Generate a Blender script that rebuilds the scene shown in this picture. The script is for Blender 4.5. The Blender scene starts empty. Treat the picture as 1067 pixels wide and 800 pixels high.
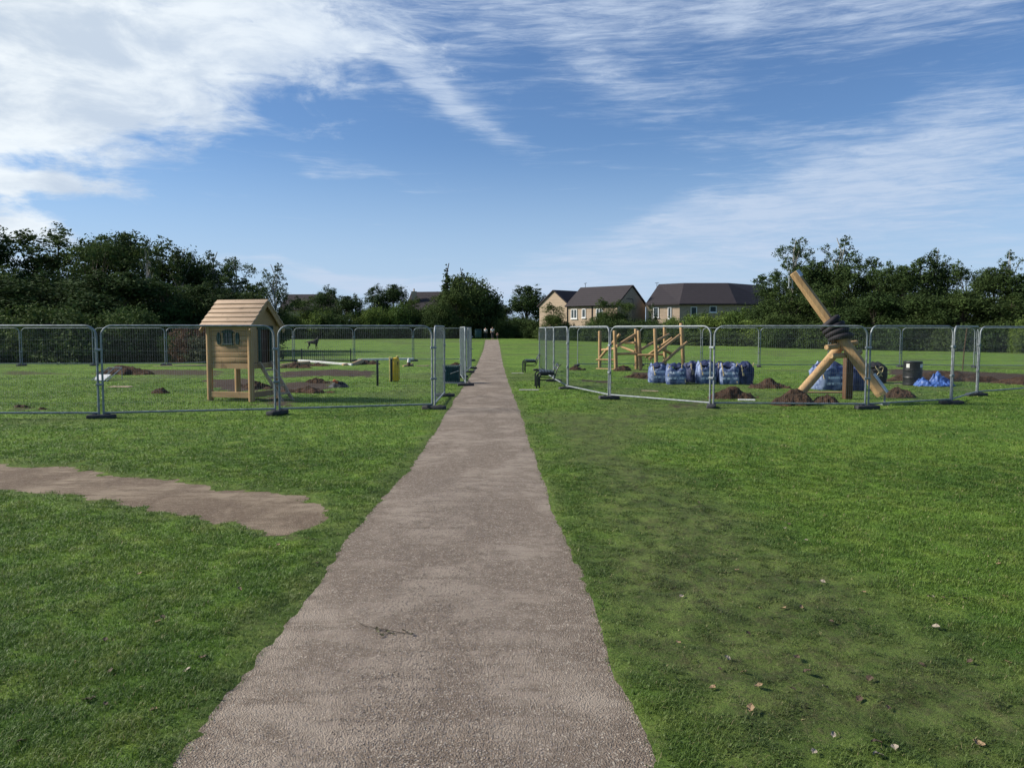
import bpy, bmesh, math, random
import numpy as np
from mathutils import Vector, Matrix, Euler
R = math.radians
rnd = random.Random(7)
rng = np.random.default_rng(11)
S = bpy.context.scene
COL = S.collection

# ------------------------------------------------------------------ camera
F = 830.0; W, H = 1067.0, 800.0
CAMZ = 1.7; TH = math.atan(56.5/F)
cd = bpy.data.cameras.new('camera'); cam = bpy.data.objects.new('camera', cd); COL.objects.link(cam)
cd.sensor_width = 36; cd.lens = F/W*36; cd.clip_start = .1; cd.clip_end = 3000
cam.location = (0, 0, CAMZ); cam.rotation_euler = (R(90)-TH, 0, 0)
S.camera = cam

# ------------------------------------------------------------------ light
SUN_AZ, SUN_EL = -86.0, 32.0        # degrees clockwise from +Y (negative = left), elevation
sun = bpy.data.lights.new('sun', 'SUN'); so = bpy.data.objects.new('sun', sun); COL.objects.link(so)
sun.energy = 3.5; sun.angle = R(10); sun.color = (1.0, .93, .82)
sd = Vector((math.sin(R(SUN_AZ))*math.cos(R(SUN_EL)), math.cos(R(SUN_AZ))*math.cos(R(SUN_EL)), math.sin(R(SUN_EL))))
so.rotation_euler = sd.to_track_quat('Z', 'Y').to_euler(); so.location = sd*50
S.view_settings.view_transform = 'Standard'; S.view_settings.look = 'None'
S.view_settings.exposure = 0.95; S.view_settings.gamma = 1
S.view_settings.use_curve_mapping = False

# ------------------------------------------------------------------ node helpers
class NT:
    def __init__(s, tree): s.t = tree; s.n = tree.nodes; s.l = tree.links
    def node(s, typ, **kw):
        n = s.n.new(typ)
        for k, v in kw.items(): setattr(n, k, v)
        return n
    def put(s, sock, v):
        if v is None: return
        if hasattr(v, 'is_output'): s.l.new(v, sock)
        else: sock.default_value = v
    def m(s, op, a, b=None, c=None, clamp=False):
        n = s.n.new('ShaderNodeMath'); n.operation = op; n.use_clamp = clamp
        for i, v in enumerate((a, b, c)): s.put(n.inputs[i], v)
        return n.outputs[0]
    def vec(s, x, y, z=0.0):
        n = s.n.new('ShaderNodeCombineXYZ')
        for i, v in enumerate((x, y, z)): s.put(n.inputs[i], v)
        return n.outputs[0]
    def sep(s, v):
        n = s.n.new('ShaderNodeSeparateXYZ'); s.l.new(v, n.inputs[0]); return n.outputs
    def noise(s, co, scale, detail=4, rough=.55, dist=0.0, out=0):
        n = s.n.new('ShaderNodeTexNoise'); s.put(n.inputs['Vector'], co)
        n.inputs['Scale'].default_value = scale; n.inputs['Detail'].default_value = detail
        n.inputs['Roughness'].default_value = rough; n.inputs['Distortion'].default_value = dist
        return n.outputs[out]
    def ss(s, v, lo, hi, a=0.0, b=1.0):
        n = s.n.new('ShaderNodeMapRange'); n.interpolation_type = 'SMOOTHSTEP'
        s.put(n.inputs[0], v); s.put(n.inputs[1], lo); s.put(n.inputs[2], hi); s.put(n.inputs[3], a); s.put(n.inputs[4], b)
        return n.outputs[0]
    def mix(s, f, a, b, typ='MIX'):
        n = s.n.new('ShaderNodeMix'); n.data_type = 'RGBA'; n.blend_type = typ
        s.put(n.inputs[0], f)
        s.put(n.inputs[6], a if hasattr(a, 'is_output') else tuple(a)+(1,)*(4-len(a)))
        s.put(n.inputs[7], b if hasattr(b, 'is_output') else tuple(b)+(1,)*(4-len(b)))
        return n.outputs[2]
    def map(s, co, sc=(1, 1, 1), rot=(0, 0, 0), loc=(0, 0, 0)):
        n = s.n.new('ShaderNodeMapping'); s.l.new(co, n.inputs[0])
        n.inputs[1].default_value = loc; n.inputs[2].default_value = rot; n.inputs[3].default_value = sc
        return n.outputs[0]
    def attr(s, name, out='Fac'):
        n = s.n.new('ShaderNodeAttribute'); n.attribute_name = name; return n.outputs[out]

def pxaz(px, py):
    dx, dy = px-533.5, 343.5-py
    return math.atan(dx/F), math.atan(dy/F*math.cos(math.atan(dx/F)))

# ------------------------------------------------------------------ world: sky with high clouds
world = bpy.data.worlds.new('World'); S.world = world; world.use_nodes = True
nt = NT(world.node_tree); nt.n.clear()
sky = nt.node('ShaderNodeTexSky', sky_type='NISHITA'); sky.sun_disc = False
sky.sun_elevation = R(SUN_EL); sky.sun_rotation = R(SUN_AZ)
sky.altitude = 100; sky.air_density = 1.0; sky.dust_density = 0.35; sky.ozone_density = 2.2
tc = nt.node('ShaderNodeTexCoord'); d = nt.sep(tc.outputs['Generated'])
az = nt.m('ARCTAN2', d[0], d[1]); el = nt.m('ARCSINE', d[2])
zz = nt.m('MAXIMUM', nt.m('ADD', d[2], .09), .02)
P = nt.vec(nt.m('DIVIDE', d[0], zz), nt.m('DIVIDE', d[1], zz), 0.0)
AE = nt.vec(az, el, 0.0)
wob = nt.noise(AE, 5, 3, .5)
wob2 = nt.noise(nt.map(AE, loc=(3, 7, 1)), 5, 3, .5)
azw = nt.m('ADD', az, nt.m('MULTIPLY', nt.m('SUBTRACT', wob, .5), .16))
elw = nt.m('ADD', el, nt.m('MULTIPLY', nt.m('SUBTRACT', wob2, .5), .09))
def blob(px, py, sx, sy, ang, amp):          # a soft bank of cloud at a compass direction and height
    a0, e0 = pxaz(px, py); sx /= F; sy /= F; c, s_ = math.cos(R(ang)), math.sin(R(ang))
    da = nt.m('SUBTRACT', azw, a0); de = nt.m('SUBTRACT', elw, e0)
    u = nt.m('ADD', nt.m('MULTIPLY', da, c/sx), nt.m('MULTIPLY', de, s_/sx))
    v = nt.m('ADD', nt.m('MULTIPLY', da, -s_/sy), nt.m('MULTIPLY', de, c/sy))
    r2 = nt.m('ADD', nt.m('MULTIPLY', u, u), nt.m('MULTIPLY', v, v))
    return nt.m('MULTIPLY', nt.m('EXPONENT', nt.m('MULTIPLY', r2, -1.0)), amp)
def total(bl):
    t = None
    for b in bl:
        o = blob(*b); t = o if t is None else nt.m('ADD', t, o)
    return t
heavy = total([(40, 40, 260, 75, 4, 1.05), (60, 112, 170, 40, 10, .72), (330, 30, 130, 38, -10, .42), (-190, 120, 150, 80, 0, .9),
               (0, -150, 600, 120, 0, .5), (20, 200, 85, 11, -3, .95), (0, 238, 80, 10, -8, .85), (-20, 262, 60, 8, -6, .6)])
thin = total([(440, 90, 125, 15, -33, 1.0), (400, 55, 120, 30, -25, .5), (560, 15, 230, 36, -3, .55), (800, 22, 200, 30, 0, .45), (610, 70, 60, 22, -20, .45), (745, 28, 35, 12, 8, .7),
              (700, 120, 110, 34, -20, .42), (850, 140, 150, 14, 4, .40), (960, 180, 190, 40, 12, .80), (830, 205, 190, 36, 14, .55), (700, 240, 120, 14, 12, .6), (900, 250, 260, 40, 4, .55),
              (360, 176, 75, 7, -9, .75), (370, 283, 120, 7, -3, 1.0), (420, 296, 160, 6, -2, .8), (560, 290, 200, 16, 0, .55), (620, 325, 900, 34, 0, .5), (1020, 15, 140, 32, 5, .45),
              (0, -420, 1600, 240, 0, .8)])
n1 = nt.noise(nt.map(AE, sc=(3.4, 10, 1), rot=(0, 0, R(14))), 2.4, 10, .66, .45)
n2 = nt.noise(nt.map(AE, sc=(2.0, 24, 1), rot=(0, 0, R(-16)), loc=(4, 2, 0)), 2.6, 10, .68, .8)
n3 = nt.noise(nt.map(P, sc=(.9, 1.6, 1), rot=(0, 0, R(25))), 1.6, 9, .66, .5)
n4 = nt.noise(nt.map(AE, sc=(5, 40, 1), rot=(0, 0, R(28)), loc=(1, 5, 0)), 3.0, 8, .7, .6)
hd = nt.ss(nt.m('ADD', heavy, nt.m('MULTIPLY', nt.m('SUBTRACT', nt.m('ADD', nt.m('MULTIPLY', n1, .6), nt.m('MULTIPLY', n3, .4)), .5), 3.0)), .30, .98)
td = nt.ss(nt.m('ADD', thin, nt.m('MULTIPLY', nt.m('SUBTRACT', nt.m('ADD', nt.m('MULTIPLY', n2, .5), nt.m('ADD', nt.m('MULTIPLY', n3, .25), nt.m('MULTIPLY', n4, .25))), .5), 3.4)), .22, 1.35, 0, .86)
td = nt.m('MULTIPLY', td, nt.ss(nt.m('ADD', nt.m('MULTIPLY', n4, .6), nt.m('MULTIPLY', n1, .4)), .34, .60, .45, 1.0))
dens = nt.m('MAXIMUM', hd, td)
dens = nt.m('MULTIPLY', dens, nt.ss(el, -.02, .02))
# clouds are brighter towards the sun
dot = nt.m('ADD', nt.m('ADD', nt.m('MULTIPLY', d[0], sd.x), nt.m('MULTIPLY', d[1], sd.y)), nt.m('MULTIPLY', d[2], sd.z))
glow = nt.ss(dot, .25, .70)
shade = nt.ss(nt.noise(nt.map(AE, sc=(3, 7, 1)), 2.6, 6, .6, .3), .36, .66)
tone = nt.mix(nt.m('MULTIPLY', nt.m('MULTIPLY', shade, hd), .75), (5.2, 6.2, 7.8), (7.6, 8.4, 9.2))
cloud = nt.mix(glow, tone, nt.mix(nt.m('MULTIPLY', shade, .8), (5.4, 6.3, 7.4), (9.3, 9.8, 10.0)))
skyc = nt.mix(1.0, sky.outputs[0], (0.72, 0.90, 1.14), 'MULTIPLY')
over = nt.ss(el, .50, .90, 1.0, 5.0)      # unseen cloud overhead, brightness boosted as added fill light on the ground
sund = nt.ss(dot, .90, 1.0, 1.0, 7.0)  # added boost of out-of-frame cloud around the sun, for soft side light
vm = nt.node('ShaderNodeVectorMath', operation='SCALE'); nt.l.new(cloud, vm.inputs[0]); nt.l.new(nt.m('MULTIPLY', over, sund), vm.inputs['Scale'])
hz = nt.mix(nt.ss(el, .0, .24, .8, 0.0), skyc, (4.6, 6.0, 8.2))
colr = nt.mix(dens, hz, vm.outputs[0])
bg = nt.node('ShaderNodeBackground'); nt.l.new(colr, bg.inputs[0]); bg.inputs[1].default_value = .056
wo = nt.node('ShaderNodeOutputWorld'); nt.l.new(bg.outputs[0], wo.inputs[0])

# ------------------------------------------------------------------ numpy noise + terrain
def _h(ix, iy, seed):
    n = (ix.astype(np.int64)*374761393 + iy.astype(np.int64)*668265263 + seed*974634777) & 0x7fffffff
    n = ((n ^ (n >> 13))*1274126177) & 0x7fffffff
    return ((n ^ (n >> 16)) & 0xffff)/65535.0
def vn(x, y, s, seed=0, oct=3):
    x = np.asarray(x, float)/s; y = np.asarray(y, float)/s
    t = 0; a = 1; tot = 0
    for o in range(oct):
        fx, fy = np.floor(x), np.floor(y); u, v = x-fx, y-fy
        u = u*u*(3-2*u); v = v*v*(3-2*v)
        n = (_h(fx, fy, seed+o)*(1-u)+_h(fx+1, fy, seed+o)*u)*(1-v)+(_h(fx, fy+1, seed+o)*(1-u)+_h(fx+1, fy+1, seed+o)*u)*v
        t = t+a*n; tot += a; a *= .5; x = x*2+13.7; y = y*2+5.1
    return t/tot
def sst(v, a, b):
    t = np.clip((v-a)/(b-a), 0, 1); return t*t*(3-2*t)
def gz(x, y): return .42*sst(np.asarray(y, float), 60, 122)
def ray(px, py):
    u, v = px-W/2, H/2-py
    return Vector((u, F*math.cos(TH)+v*math.sin(TH), -F*math.sin(TH)+v*math.cos(TH)))
def gp(px, py):                      # the ground point seen at a pixel of the photograph
    r = ray(px, py); t = CAMZ/-r.z if r.z < 0 else 1
    for _ in range(40):
        z = float(gz(r.x*t, r.y*t)); t += ((CAMZ-z)/-r.z-t)*.5
    return Vector((r.x*t, r.y*t, float(gz(r.x*t, r.y*t))))
def at(px, py, Y):
    r = ray(px, py); t = Y/r.y
    return Vector((r.x*t, Y, CAMZ+r.z*t))
def gx(px, Y):
    x = (px-W/2)/F*Y
    return Vector((x, Y, float(gz(x, Y))))

PL = [(185, 800), (250, 715), (305, 648), (333, 613), (362, 567), (397, 522), (428, 491), (457, 448), (473, 420), (481.6, 406), (491, 393), (499.4, 376.6), (504, 364.7), (506, 354)]
PR = [(682, 800), (675, 767), (642, 705), (613.5, 634), (594.5, 581.5), (571, 524.5), (556.5, 477), (537.5, 420), (530, 401.5), (526, 388.4), (523, 376.6), (520.8, 362.3), (519, 354)]
pl = [gp(*p) for p in PL]; pr = [gp(*p) for p in PR]
plY = [p.y for p in pl]; plX = [p.x for p in pl]; prY = [p.y for p in pr]; prX = [p.x for p in pr]
PEND = pl[-1].y
def edges(y):
    l = np.interp(y, plY, plX); r = np.interp(y, prY, prX)
    s = (y < plY[0]); l = np.where(s, plX[0]-.05*(plY[0]-y), l); r = np.where(s, prX[0]+.02*(plY[0]-y), r)
    return l, r
def inpath(x, y):                    # >0 inside, metres from the edge
    l, r = edges(y); ins = np.minimum(x-l+.015, r-x-.0)
    return np.where(y > PEND+1, -5, ins)
def poly_sd(pts, x, y):              # signed distance, positive inside
    x = np.asarray(x, float); y = np.asarray(y, float)
    dmin = np.full(x.shape, 1e9); ins = np.zeros(x.shape, bool); n = len(pts)
    for i in range(n):
        ax, ay = pts[i][0], pts[i][1]; bx, by = pts[(i+1) % n][0], pts[(i+1) % n][1]
        ex, ey = bx-ax, by-ay; t = np.clip(((x-ax)*ex+(y-ay)*ey)/(ex*ex+ey*ey+1e-9), 0, 1)
        dmin = np.minimum(dmin, np.hypot(x-ax-t*ex, y-ay-t*ey))
        c = ((ay > y) != (by > y)) & (x < (bx-ax)*(y-ay)/((by-ay) if abs(by-ay) > 1e-9 else 1e-9)+ax)
        ins ^= c
    return np.where(ins, dmin, -dmin)
def gpoly(l): return [tuple(gp(*p)[:2]) for p in l]
DIRT = gpoly([(-260, 468), (-100, 478), (0, 483), (60, 487), (125, 497), (180, 501), (240, 507), (290, 514), (318, 520), (345, 537), (341, 549), (300, 555), (240, 547), (160, 532), (80, 518), (0, 509), (-100, 498), (-260, 486)])
WORN = gpoly([(556, 440), (570, 428), (640, 432), (700, 425), (760, 408), (775, 412), (700, 440), (680, 470), (760, 510), (850, 560), (880, 620), (960, 690), (1080, 740), (1120, 830), (740, 830), (690, 740), (650, 660), (610, 570), (580, 500)])
MUD = [(gpoly(p), w) for p, w in [
    ([(290, 388), (340, 385), (395, 388), (385, 393), (330, 392), (290, 394)], 1.0),
    ([(285, 400), (345, 397), (352, 403), (300, 412), (285, 410)], .9),
    ([(212, 397), (262, 394), (275, 408), (240, 412), (215, 405)], .75),
    ([(100, 384), (240, 386), (230, 392), (110, 391)], .6), ([(0, 386), (60, 388), (90, 392), (30, 391), (0, 392)], .55),
    ([(262, 412), (310, 412), (312, 425), (268, 425)], .6),
    ([(655, 388), (690, 389), (690, 396), (650, 394)], .8), ([(600, 395), (640, 397), (640, 400), (600, 398)], .7),
    ([(628, 437), (690, 425), (745, 412), (760, 415), (700, 430), (650, 442)], .5),
    ([(925, 384), (1120, 392), (1120, 404), (1000, 398), (925, 391)], 1.0),
    ([(285, 560), (335, 562), (330, 580), (290, 576)], .6),
    ([(0, 424), (45, 425), (40, 431), (0, 430)], .6), ([(560, 393), (545, 409), (590, 411), (592, 405)], .45)]]
def masks(x, y):
    n = vn(x, y, .5, 3, 3)-.5; nb = vn(x, y, 2.2, 9, 3)-.5
    dirt = poly_sd(DIRT, x, y)+n*.45+(vn(x, y, .13, 7, 3)-.5)*.35
    worn = sst(poly_sd(WORN, x, y)+nb*1.3+n*.5, -.55, .7)*(.55+.75*vn(x, y, .30, 21, 3))
    mud = np.zeros(np.shape(x))
    for p, w in MUD:
        mud = np.maximum(mud, w*sst(poly_sd(p, x, y)+n*1.0+nb*.5, -.25, .35))
    ip = inpath(x, y)
    worn = np.maximum(worn, .55*sst(ip+n*.5, -.32, 0))
    worn = np.maximum(worn, .5*sst(dirt, -.45, 0))
    thin = sst(vn(x, y, 3.0, 33, 4), .52, .72)*sst(y, 11, 16)*.6*(x > -40)
    return ip+((vn(x, y, .09, 5, 3)-.5)*.08+(vn(x, y, .6, 6, 2)-.5)*.02)*sst(y, 34, 10), dirt, np.clip(np.maximum(worn, thin), 0, 1), mud
def micro(x, y, ip, dirt, mud, worn=0):
    far = sst(y, 60, 20)
    z = ((vn(x, y, .35, 40, 3)-.5)*.03+(vn(x, y, 1.6, 41, 2)-.5)*.05+(vn(x, y, .35, 44, 3)-.4)*.13*mud+(vn(x, y, .14, 47, 3)-.5)*.06*worn)*far
    near = np.maximum(sst(ip, -.40, -.10), sst(dirt, -.2, .02))
    return z*(1-near) -   .030*np.maximum(sst(ip, -.04, .07), sst(dirt, -.04, .08)*.8)+.013

# ------------------------------------------------------------------ materials
def mat(name):
    m = bpy.data.materials.new(name); m.use_nodes = True; t = NT(m.node_tree); t.n.clear()
    b = t.node('ShaderNodeBsdfPrincipled'); o = t.node('ShaderNodeOutputMaterial'); t.l.new(b.outputs[0], o.inputs[0])
    t.b = b; t.o = o; t.mat = m
    c = t.node('ShaderNodeTexCoord'); t.obj = c.outputs['Object']; t.gen = c.outputs['Generated']
    g = t.node('ShaderNodeNewGeometry'); t.pos = g.outputs['Position']
    oi = t.node('ShaderNodeObjectInfo'); t.rand = oi.outputs['Random']; t.oloc = oi.outputs['Location']
    return t
def fin(t, col, rough=.7, metal=0.0, bump=None, bs=.3, bd=.01, spec=.3):
    t.put(t.b.inputs['Base Color'], col if hasattr(col, 'is_output') else tuple(col)+(1,))
    t.put(t.b.inputs['Roughness'], rough); t.b.inputs['Metallic'].default_value = metal
    t.b.inputs['Specular IOR Level'].default_value = spec
    if bump is not None:
        b = t.node('ShaderNodeBump'); b.inputs['Strength'].default_value = bs; b.inputs['Distance'].default_value = bd
        t.l.new(bump, b.inputs['Height']); t.l.new(b.outputs[0], t.b.inputs['Normal'])
    return t.mat
def plain(name, col, rough=.6, metal=0, var=.25, scale=14, spec=.3, bs=.2):
    t = mat(name); n = t.noise(t.obj, scale, 5, .6)
    dk = tuple(c*(1-var) for c in col); lt = tuple(min(1, c*(1+var*.6)) for c in col)
    return fin(t, t.mix(t.ss(n, .3, .7), dk, lt), t.ss(n, .2, .8, rough-.1, min(1, rough+.1)), metal, n, bs, .004, spec)
def wood(name, col, dark, sc=1.0, axis=2):
    t = mat(name); s = [26, 26, 26]; s[axis] = 1.6
    g = t.noise(t.map(t.obj, sc=tuple(s)), sc, 5, .62, .4)
    g2 = t.noise(t.obj, 1.9, 3, .5)
    k = t.ss(t.noise(t.map(t.obj, sc=(3, 3, 1.2), loc=(3, 1, 2)), 2.2, 2, .4, 1.2), .66, .74)
    c = t.mix(t.ss(g, .32, .72), dark, col)
    c = t.mix(t.ss(g2, .3, .75, 0, .45), c, tuple(v*1.15 for v in col))
    c = t.mix(t.m('MULTIPLY', k, .55), c, tuple(v*.45 for v in dark))
    return fin(t, c, .72, 0, g, .35, .004, .25)
M = {}
M['steel'] = plain('galvanised_steel', (.24, .265, .275), .62, .35, .35, 9, .5)
M['plate'] = plain('bright_zinc_plate', (.50, .52, .53), .5, .3, .2, 9, .5)
M['wire'] = plain('galvanised_wire', (.16, .19, .20), .6, .3, .3, 5, .5)
M['foot'] = plain('rubber_foot_block', (.05, .05, .052), .85, 0, .4, 12)
M['log'] = wood('peeled_log', (.42, .275, .135), (.29, .175, .08))
M['logx'] = wood('peeled_log_lying', (.46, .32, .17), (.31, .20, .10), 1, 0)
M['plank'] = wood('treated_plank', (.40, .26, .13), (.28, .175, .085), 1, 0)
M['roofplank'] = wood('pale_roof_plank', (.46, .335, .225), (.33, .235, .155), 1, 0)
M['darkwood'] = wood('dark_stained_post', (.11, .06, .03), (.06, .035, .02))
M['green'] = plain('green_painted_wood', (.006, .036, .027), .6, 0, .3, 20)
M['black'] = plain('black_plastic', (.006, .0065, .007), .5, 0, .4, 10, .4)
M['blacksteel'] = plain('black_painted_steel', (.014, .018, .017), .4, .1, .3, 10, .4)
M['tyre'] = plain('old_tyre_rubber', (.022, .019, .022), .75, 0, .35, 24, .3, .5)
M['yellow'] = plain('yellow_plastic', (.60, .38, .02), .45, 0, .2, 8, .4)
M['yellowcap'] = plain('pale_yellow_plastic', (.62, .5, .18), .5, 0, .2, 8, .4)
M['white'] = plain('off_white_plastic', (.62, .62, .58), .6, 0, .15, 10)
M['strap'] = plain('tan_webbing', (.50, .40, .22), .8, 0, .25, 30)
M['tarp'] = plain('blue_tarpaulin', (.045, .11, .33), .5, 0, .35, 6, .4, .3)
M['orange'] = plain('orange_plastic', (.55, .14, .05), .5, 0, .2)
M['teal'] = plain('teal_painted_steel', (.03, .07, .075), .5, .2, .4, 10)
M['inside'] = plain('painted_interior_shade', (.06, .03, .02), .8)  # dark colour standing in for shade inside the playhouse door
M['glass'] = plain('window_glass', (.03, .045, .05), .35, 0, .2, 4, .6, 0)
M['upvc'] = plain('white_window_frame', (.72, .72, .70), .5, 0, .08)
M['stone'] = plain('concrete_slab', (.34, .32, .29), .85, 0, .2, 14)
M['fur'] = plain('black_fur', (.018, .017, .017), .8, 0, .4, 20)
M['skin'] = plain('skin', (.45, .28, .21), .6, 0, .08)
M['shirtw'] = plain('white_cotton', (.68, .68, .70), .8, 0, .1)
M['shirtg'] = plain('pale_grey_cotton', (.42, .45, .46), .8, 0, .1)
M['pink'] = plain('pink_cotton', (.55, .25, .24), .8, 0, .1)
M['trouser'] = plain('dark_trousers', (.03, .032, .045), .8, 0, .2)
M['hair'] = plain('dark_hair', (.03, .02, .015), .6)
# soil
t = mat('dug_soil'); n = t.noise(t.obj, 9, 8, .7); n2 = t.noise(t.obj, 2.2, 3, .5); v = t.node('ShaderNodeTexVoronoi'); t.l.new(t.obj, v.inputs[0]); v.inputs['Scale'].default_value = 26
M['soil'] = fin(t, t.mix(t.ss(n2, .3, .7), t.mix(n, (.016, .011, .008), (.075, .048, .032)), t.mix(n, (.03, .018, .011), (.13, .078, .048))), .95, 0, t.m('ADD', n, t.m('MULTIPLY', v.outputs[0], .5)), .9, .05, .1)
# bag
def bagmat(name, c1, c2, text):
    t = mat(name); n = t.noise(t.obj, 5, 5, .6, .4)
    c = t.mix(t.ss(n, .35, .7), c1, c2)
    if text:
        o = t.sep(t.obj)
        band = t.m('MULTIPLY', t.ss(t.m('SINE', t.m('MULTIPLY', o[2], 38.0)), .05, .5), t.ss(o[2], .07, .1))
        ch = t.ss(t.noise(t.map(t.obj, sc=(34, 1, 7)), 1.0, 2, .5), .38, .5)
        wid = t.ss(t.m('ABSOLUTE', o[0]), .26, .2)
        fr = t.ss(o[1], -.2, -.24); top = t.ss(o[2], .52, .48)
        f = t.m('MULTIPLY', t.m('MULTIPLY', t.m('MULTIPLY', band, ch), t.m('MULTIPLY', wid, fr)), t.m('MULTIPLY', top, .95))
        c = t.mix(f, c, (.60, .66, .74))
    return fin(t, c, .62, 0, n, .7, .03, .3)
M['bag'] = bagmat('printed_blue_bulk_bag', (.022, .045, .14), (.24, .30, .44), True)
M['bagd'] = bagmat('dark_blue_bulk_bag', (.012, .017, .05), (.035, .05, .13), False)
M['bagk'] = bagmat('black_bulk_bag', (.010, .010, .012), (.02, .02, .024), False)
# brick and roofs
def brick(name, c1, c2, mort):
    t = mat(name); b = t.node('ShaderNodeTexBrick'); o = t.sep(t.obj)
    t.l.new(t.vec(t.m('ADD', o[0], o[1]), o[2], 0.0), b.inputs['Vector']); b.inputs['Scale'].default_value = 1.0
    b.inputs['Brick Width'].default_value = .45; b.inputs['Row Height'].default_value = .15; b.inputs['Mortar Size'].default_value = .012
    b.inputs['Color1'].default_value = c1+(1,); b.inputs['Color2'].default_value = c2+(1,); b.inputs['Mortar'].default_value = mort+(1,)
    n = t.noise(t.obj, .7, 5, .6)
    return fin(t, t.mix(t.ss(n, .3, .75, 0, .5), b.outputs[0], tuple(v*.7 for v in c1)), .9, 0, b.outputs[1], -.3, .01)
M['brick'] = brick('buff_brick', (.42, .32, .225), (.32, .245, .17), (.37, .31, .25))
t = mat('dark_roof_tile'); o = t.sep(t.obj); n = t.noise(t.obj, 1.2, 5, .6)
w = t.m('FRACT', t.m('MULTIPLY', o[2], 3.6)); cell = t.noise(t.map(t.obj, sc=(5, 5, 3.6)), 1.0, 1, .5)
M['roof'] = fin(t, t.mix(t.ss(w, .0, .35), (.010, .009, .010), t.mix(cell, (.026, .021, .023), t.mix(n, (.032, .026, .028), (.052, .042, .044)))), .8, 0, w, .6, .04)
# foliage
def foliage(name, dk, lt, tr=.18, vs=.5):
    t = mat(name); a = t.attr('leafv', 'Color'); s = t.node('ShaderNodeSeparateColor'); t.l.new(a, s.inputs[0])
    n = t.noise(t.pos, vs, 3, .6)
    c = t.mix(s.outputs[0], dk, lt)
    c = t.mix(t.ss(n, .35, .7, 0, .6), c, tuple(v*1.35 for v in lt))
    c = t.mix(1.0, c, t.mix(t.rand, (.75, .82, .8), (1.15, 1.08, .95)), 'MULTIPLY')
    fin(t, c, .8, 0, None, spec=.10)
    tr_ = t.node('ShaderNodeBsdfTranslucent'); t.l.new(c, tr_.inputs[0]); ms = t.node('ShaderNodeMixShader'); ms.inputs[0].default_value = tr
    t.l.new(t.b.outputs[0], ms.inputs[1]); t.l.new(tr_.outputs[0], ms.inputs[2]); t.l.new(ms.outputs[0], t.o.inputs[0])
    return t.mat
M['leaf'] = foliage('dark_tree_leaves', (.024, .040, .016), (.056, .088, .027))
M['leafb'] = foliage('birch_leaves', (.04, .064, .024), (.082, .12, .042), .25)
M['leafl'] = foliage('light_hedge_leaves', (.045, .08, .02), (.12, .17, .042), .25)
M['leafm'] = foliage('mid_green_leaves', (.030, .052, .018), (.072, .108, .031), .2)
M['leafr'] = foliage('reddish_shrub_leaves', (.07, .045, .03), (.14, .085, .06), .2)
M['leafg'] = foliage('grey_shrub_leaves', (.045, .055, .035), (.09, .105, .065), .2)
M['bark'] = plain('tree_bark', (.07, .055, .04), .9, 0, .4, 8)
M['birch'] = plain('birch_bark', (.36, .34, .30), .8, 0, .4, 6)
# grass palette shared by turf and blades
def grasscol(t, worn, rv):
    a = t.noise(t.pos, .42, 5, .62, .3); b = t.noise(t.pos, 2.6, 4, .65)
    c = t.mix(t.ss(a, .34, .66), (.064, .136, .017), (.112, .208, .026))
    c = t.mix(t.ss(b, .42, .72, 0, .6), c, (.172, .240, .042))
    c = t.mix(rv, t.mix(1.0, c, (.60, .62, .68), 'MULTIPLY'), t.mix(1.0, c, (1.45, 1.3, 1.35), 'MULTIPLY'))
    wc = t.mix(t.ss(b, .35, .65), (.060, .090, .022), (.118, .160, .040))
    wc = t.mix(t.ss(rv, .55, 1.0, 0, .55), wc, (.13, .115, .06))
    return t.mix(t.ss(rv, 1.2, 1.5), t.mix(worn, c, wc), (.30, .26, .13))
t = mat('turf'); w = t.attr('worn'); mu = t.attr('mud')
fine = t.noise(t.pos, 34, 6, .75); mid = t.noise(t.pos, 7, 5, .7)
fs = t.noise(t.map(t.pos, sc=(1, .35, 1)), 5.5, 6, .72)
c = grasscol(t, w, t.ss(t.m('ADD', t.m('MULTIPLY', fine, .5), t.m('MULTIPLY', fs, .5)), .36, .64))
c = t.mix(t.ss(mid, .56, .72, 0, .55), c, (.055, .06, .024))
spk = t.ss(t.m('ADD', fine, t.m('MULTIPLY', mid, .6)), .80, .92)
c = t.mix(t.m('MULTIPLY', t.ss(t.m('ADD', fine, mid), .88, 1.15), t.m('MULTIPLY', w, .6)), c, (.048, .042, .022))
c = t.mix(t.m('MULTIPLY', t.ss(fine, .54, .66), t.m('MULTIPLY', w, .6)), c, (.17, .19, .07))
mudc = t.mix(t.ss(fine, .3, .7), (.022, .016, .011), (.10, .068, .048))
c = t.mix(t.ss(t.m('ADD', mu, t.m('MULTIPLY', t.m('SUBTRACT', mid, .5), .7)), .38, .62), c, mudc)
M['turf'] = fin(t, c, .9, 0, t.m('ADD', fine, mid), .8, .035, .12)
t = mat('grass_blade'); a = t.attr('bl', 'Color'); s = t.node('ShaderNodeSeparateColor'); t.l.new(a, s.inputs[0])
c = grasscol(t, s.outputs[1], s.outputs[0])
fin(t, c, .55, 0, None, spec=.3)
tr_ = t.node('ShaderNodeBsdfTranslucent'); t.l.new(c, tr_.inputs[0]); ms = t.node('ShaderNodeMixShader'); ms.inputs[0].default_value = .3
t.l.new(t.b.outputs[0], ms.inputs[1]); t.l.new(tr_.outputs[0], ms.inputs[2]); t.l.new(ms.outputs[0], t.o.inputs[0]); M['blade'] = t.mat
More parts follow.
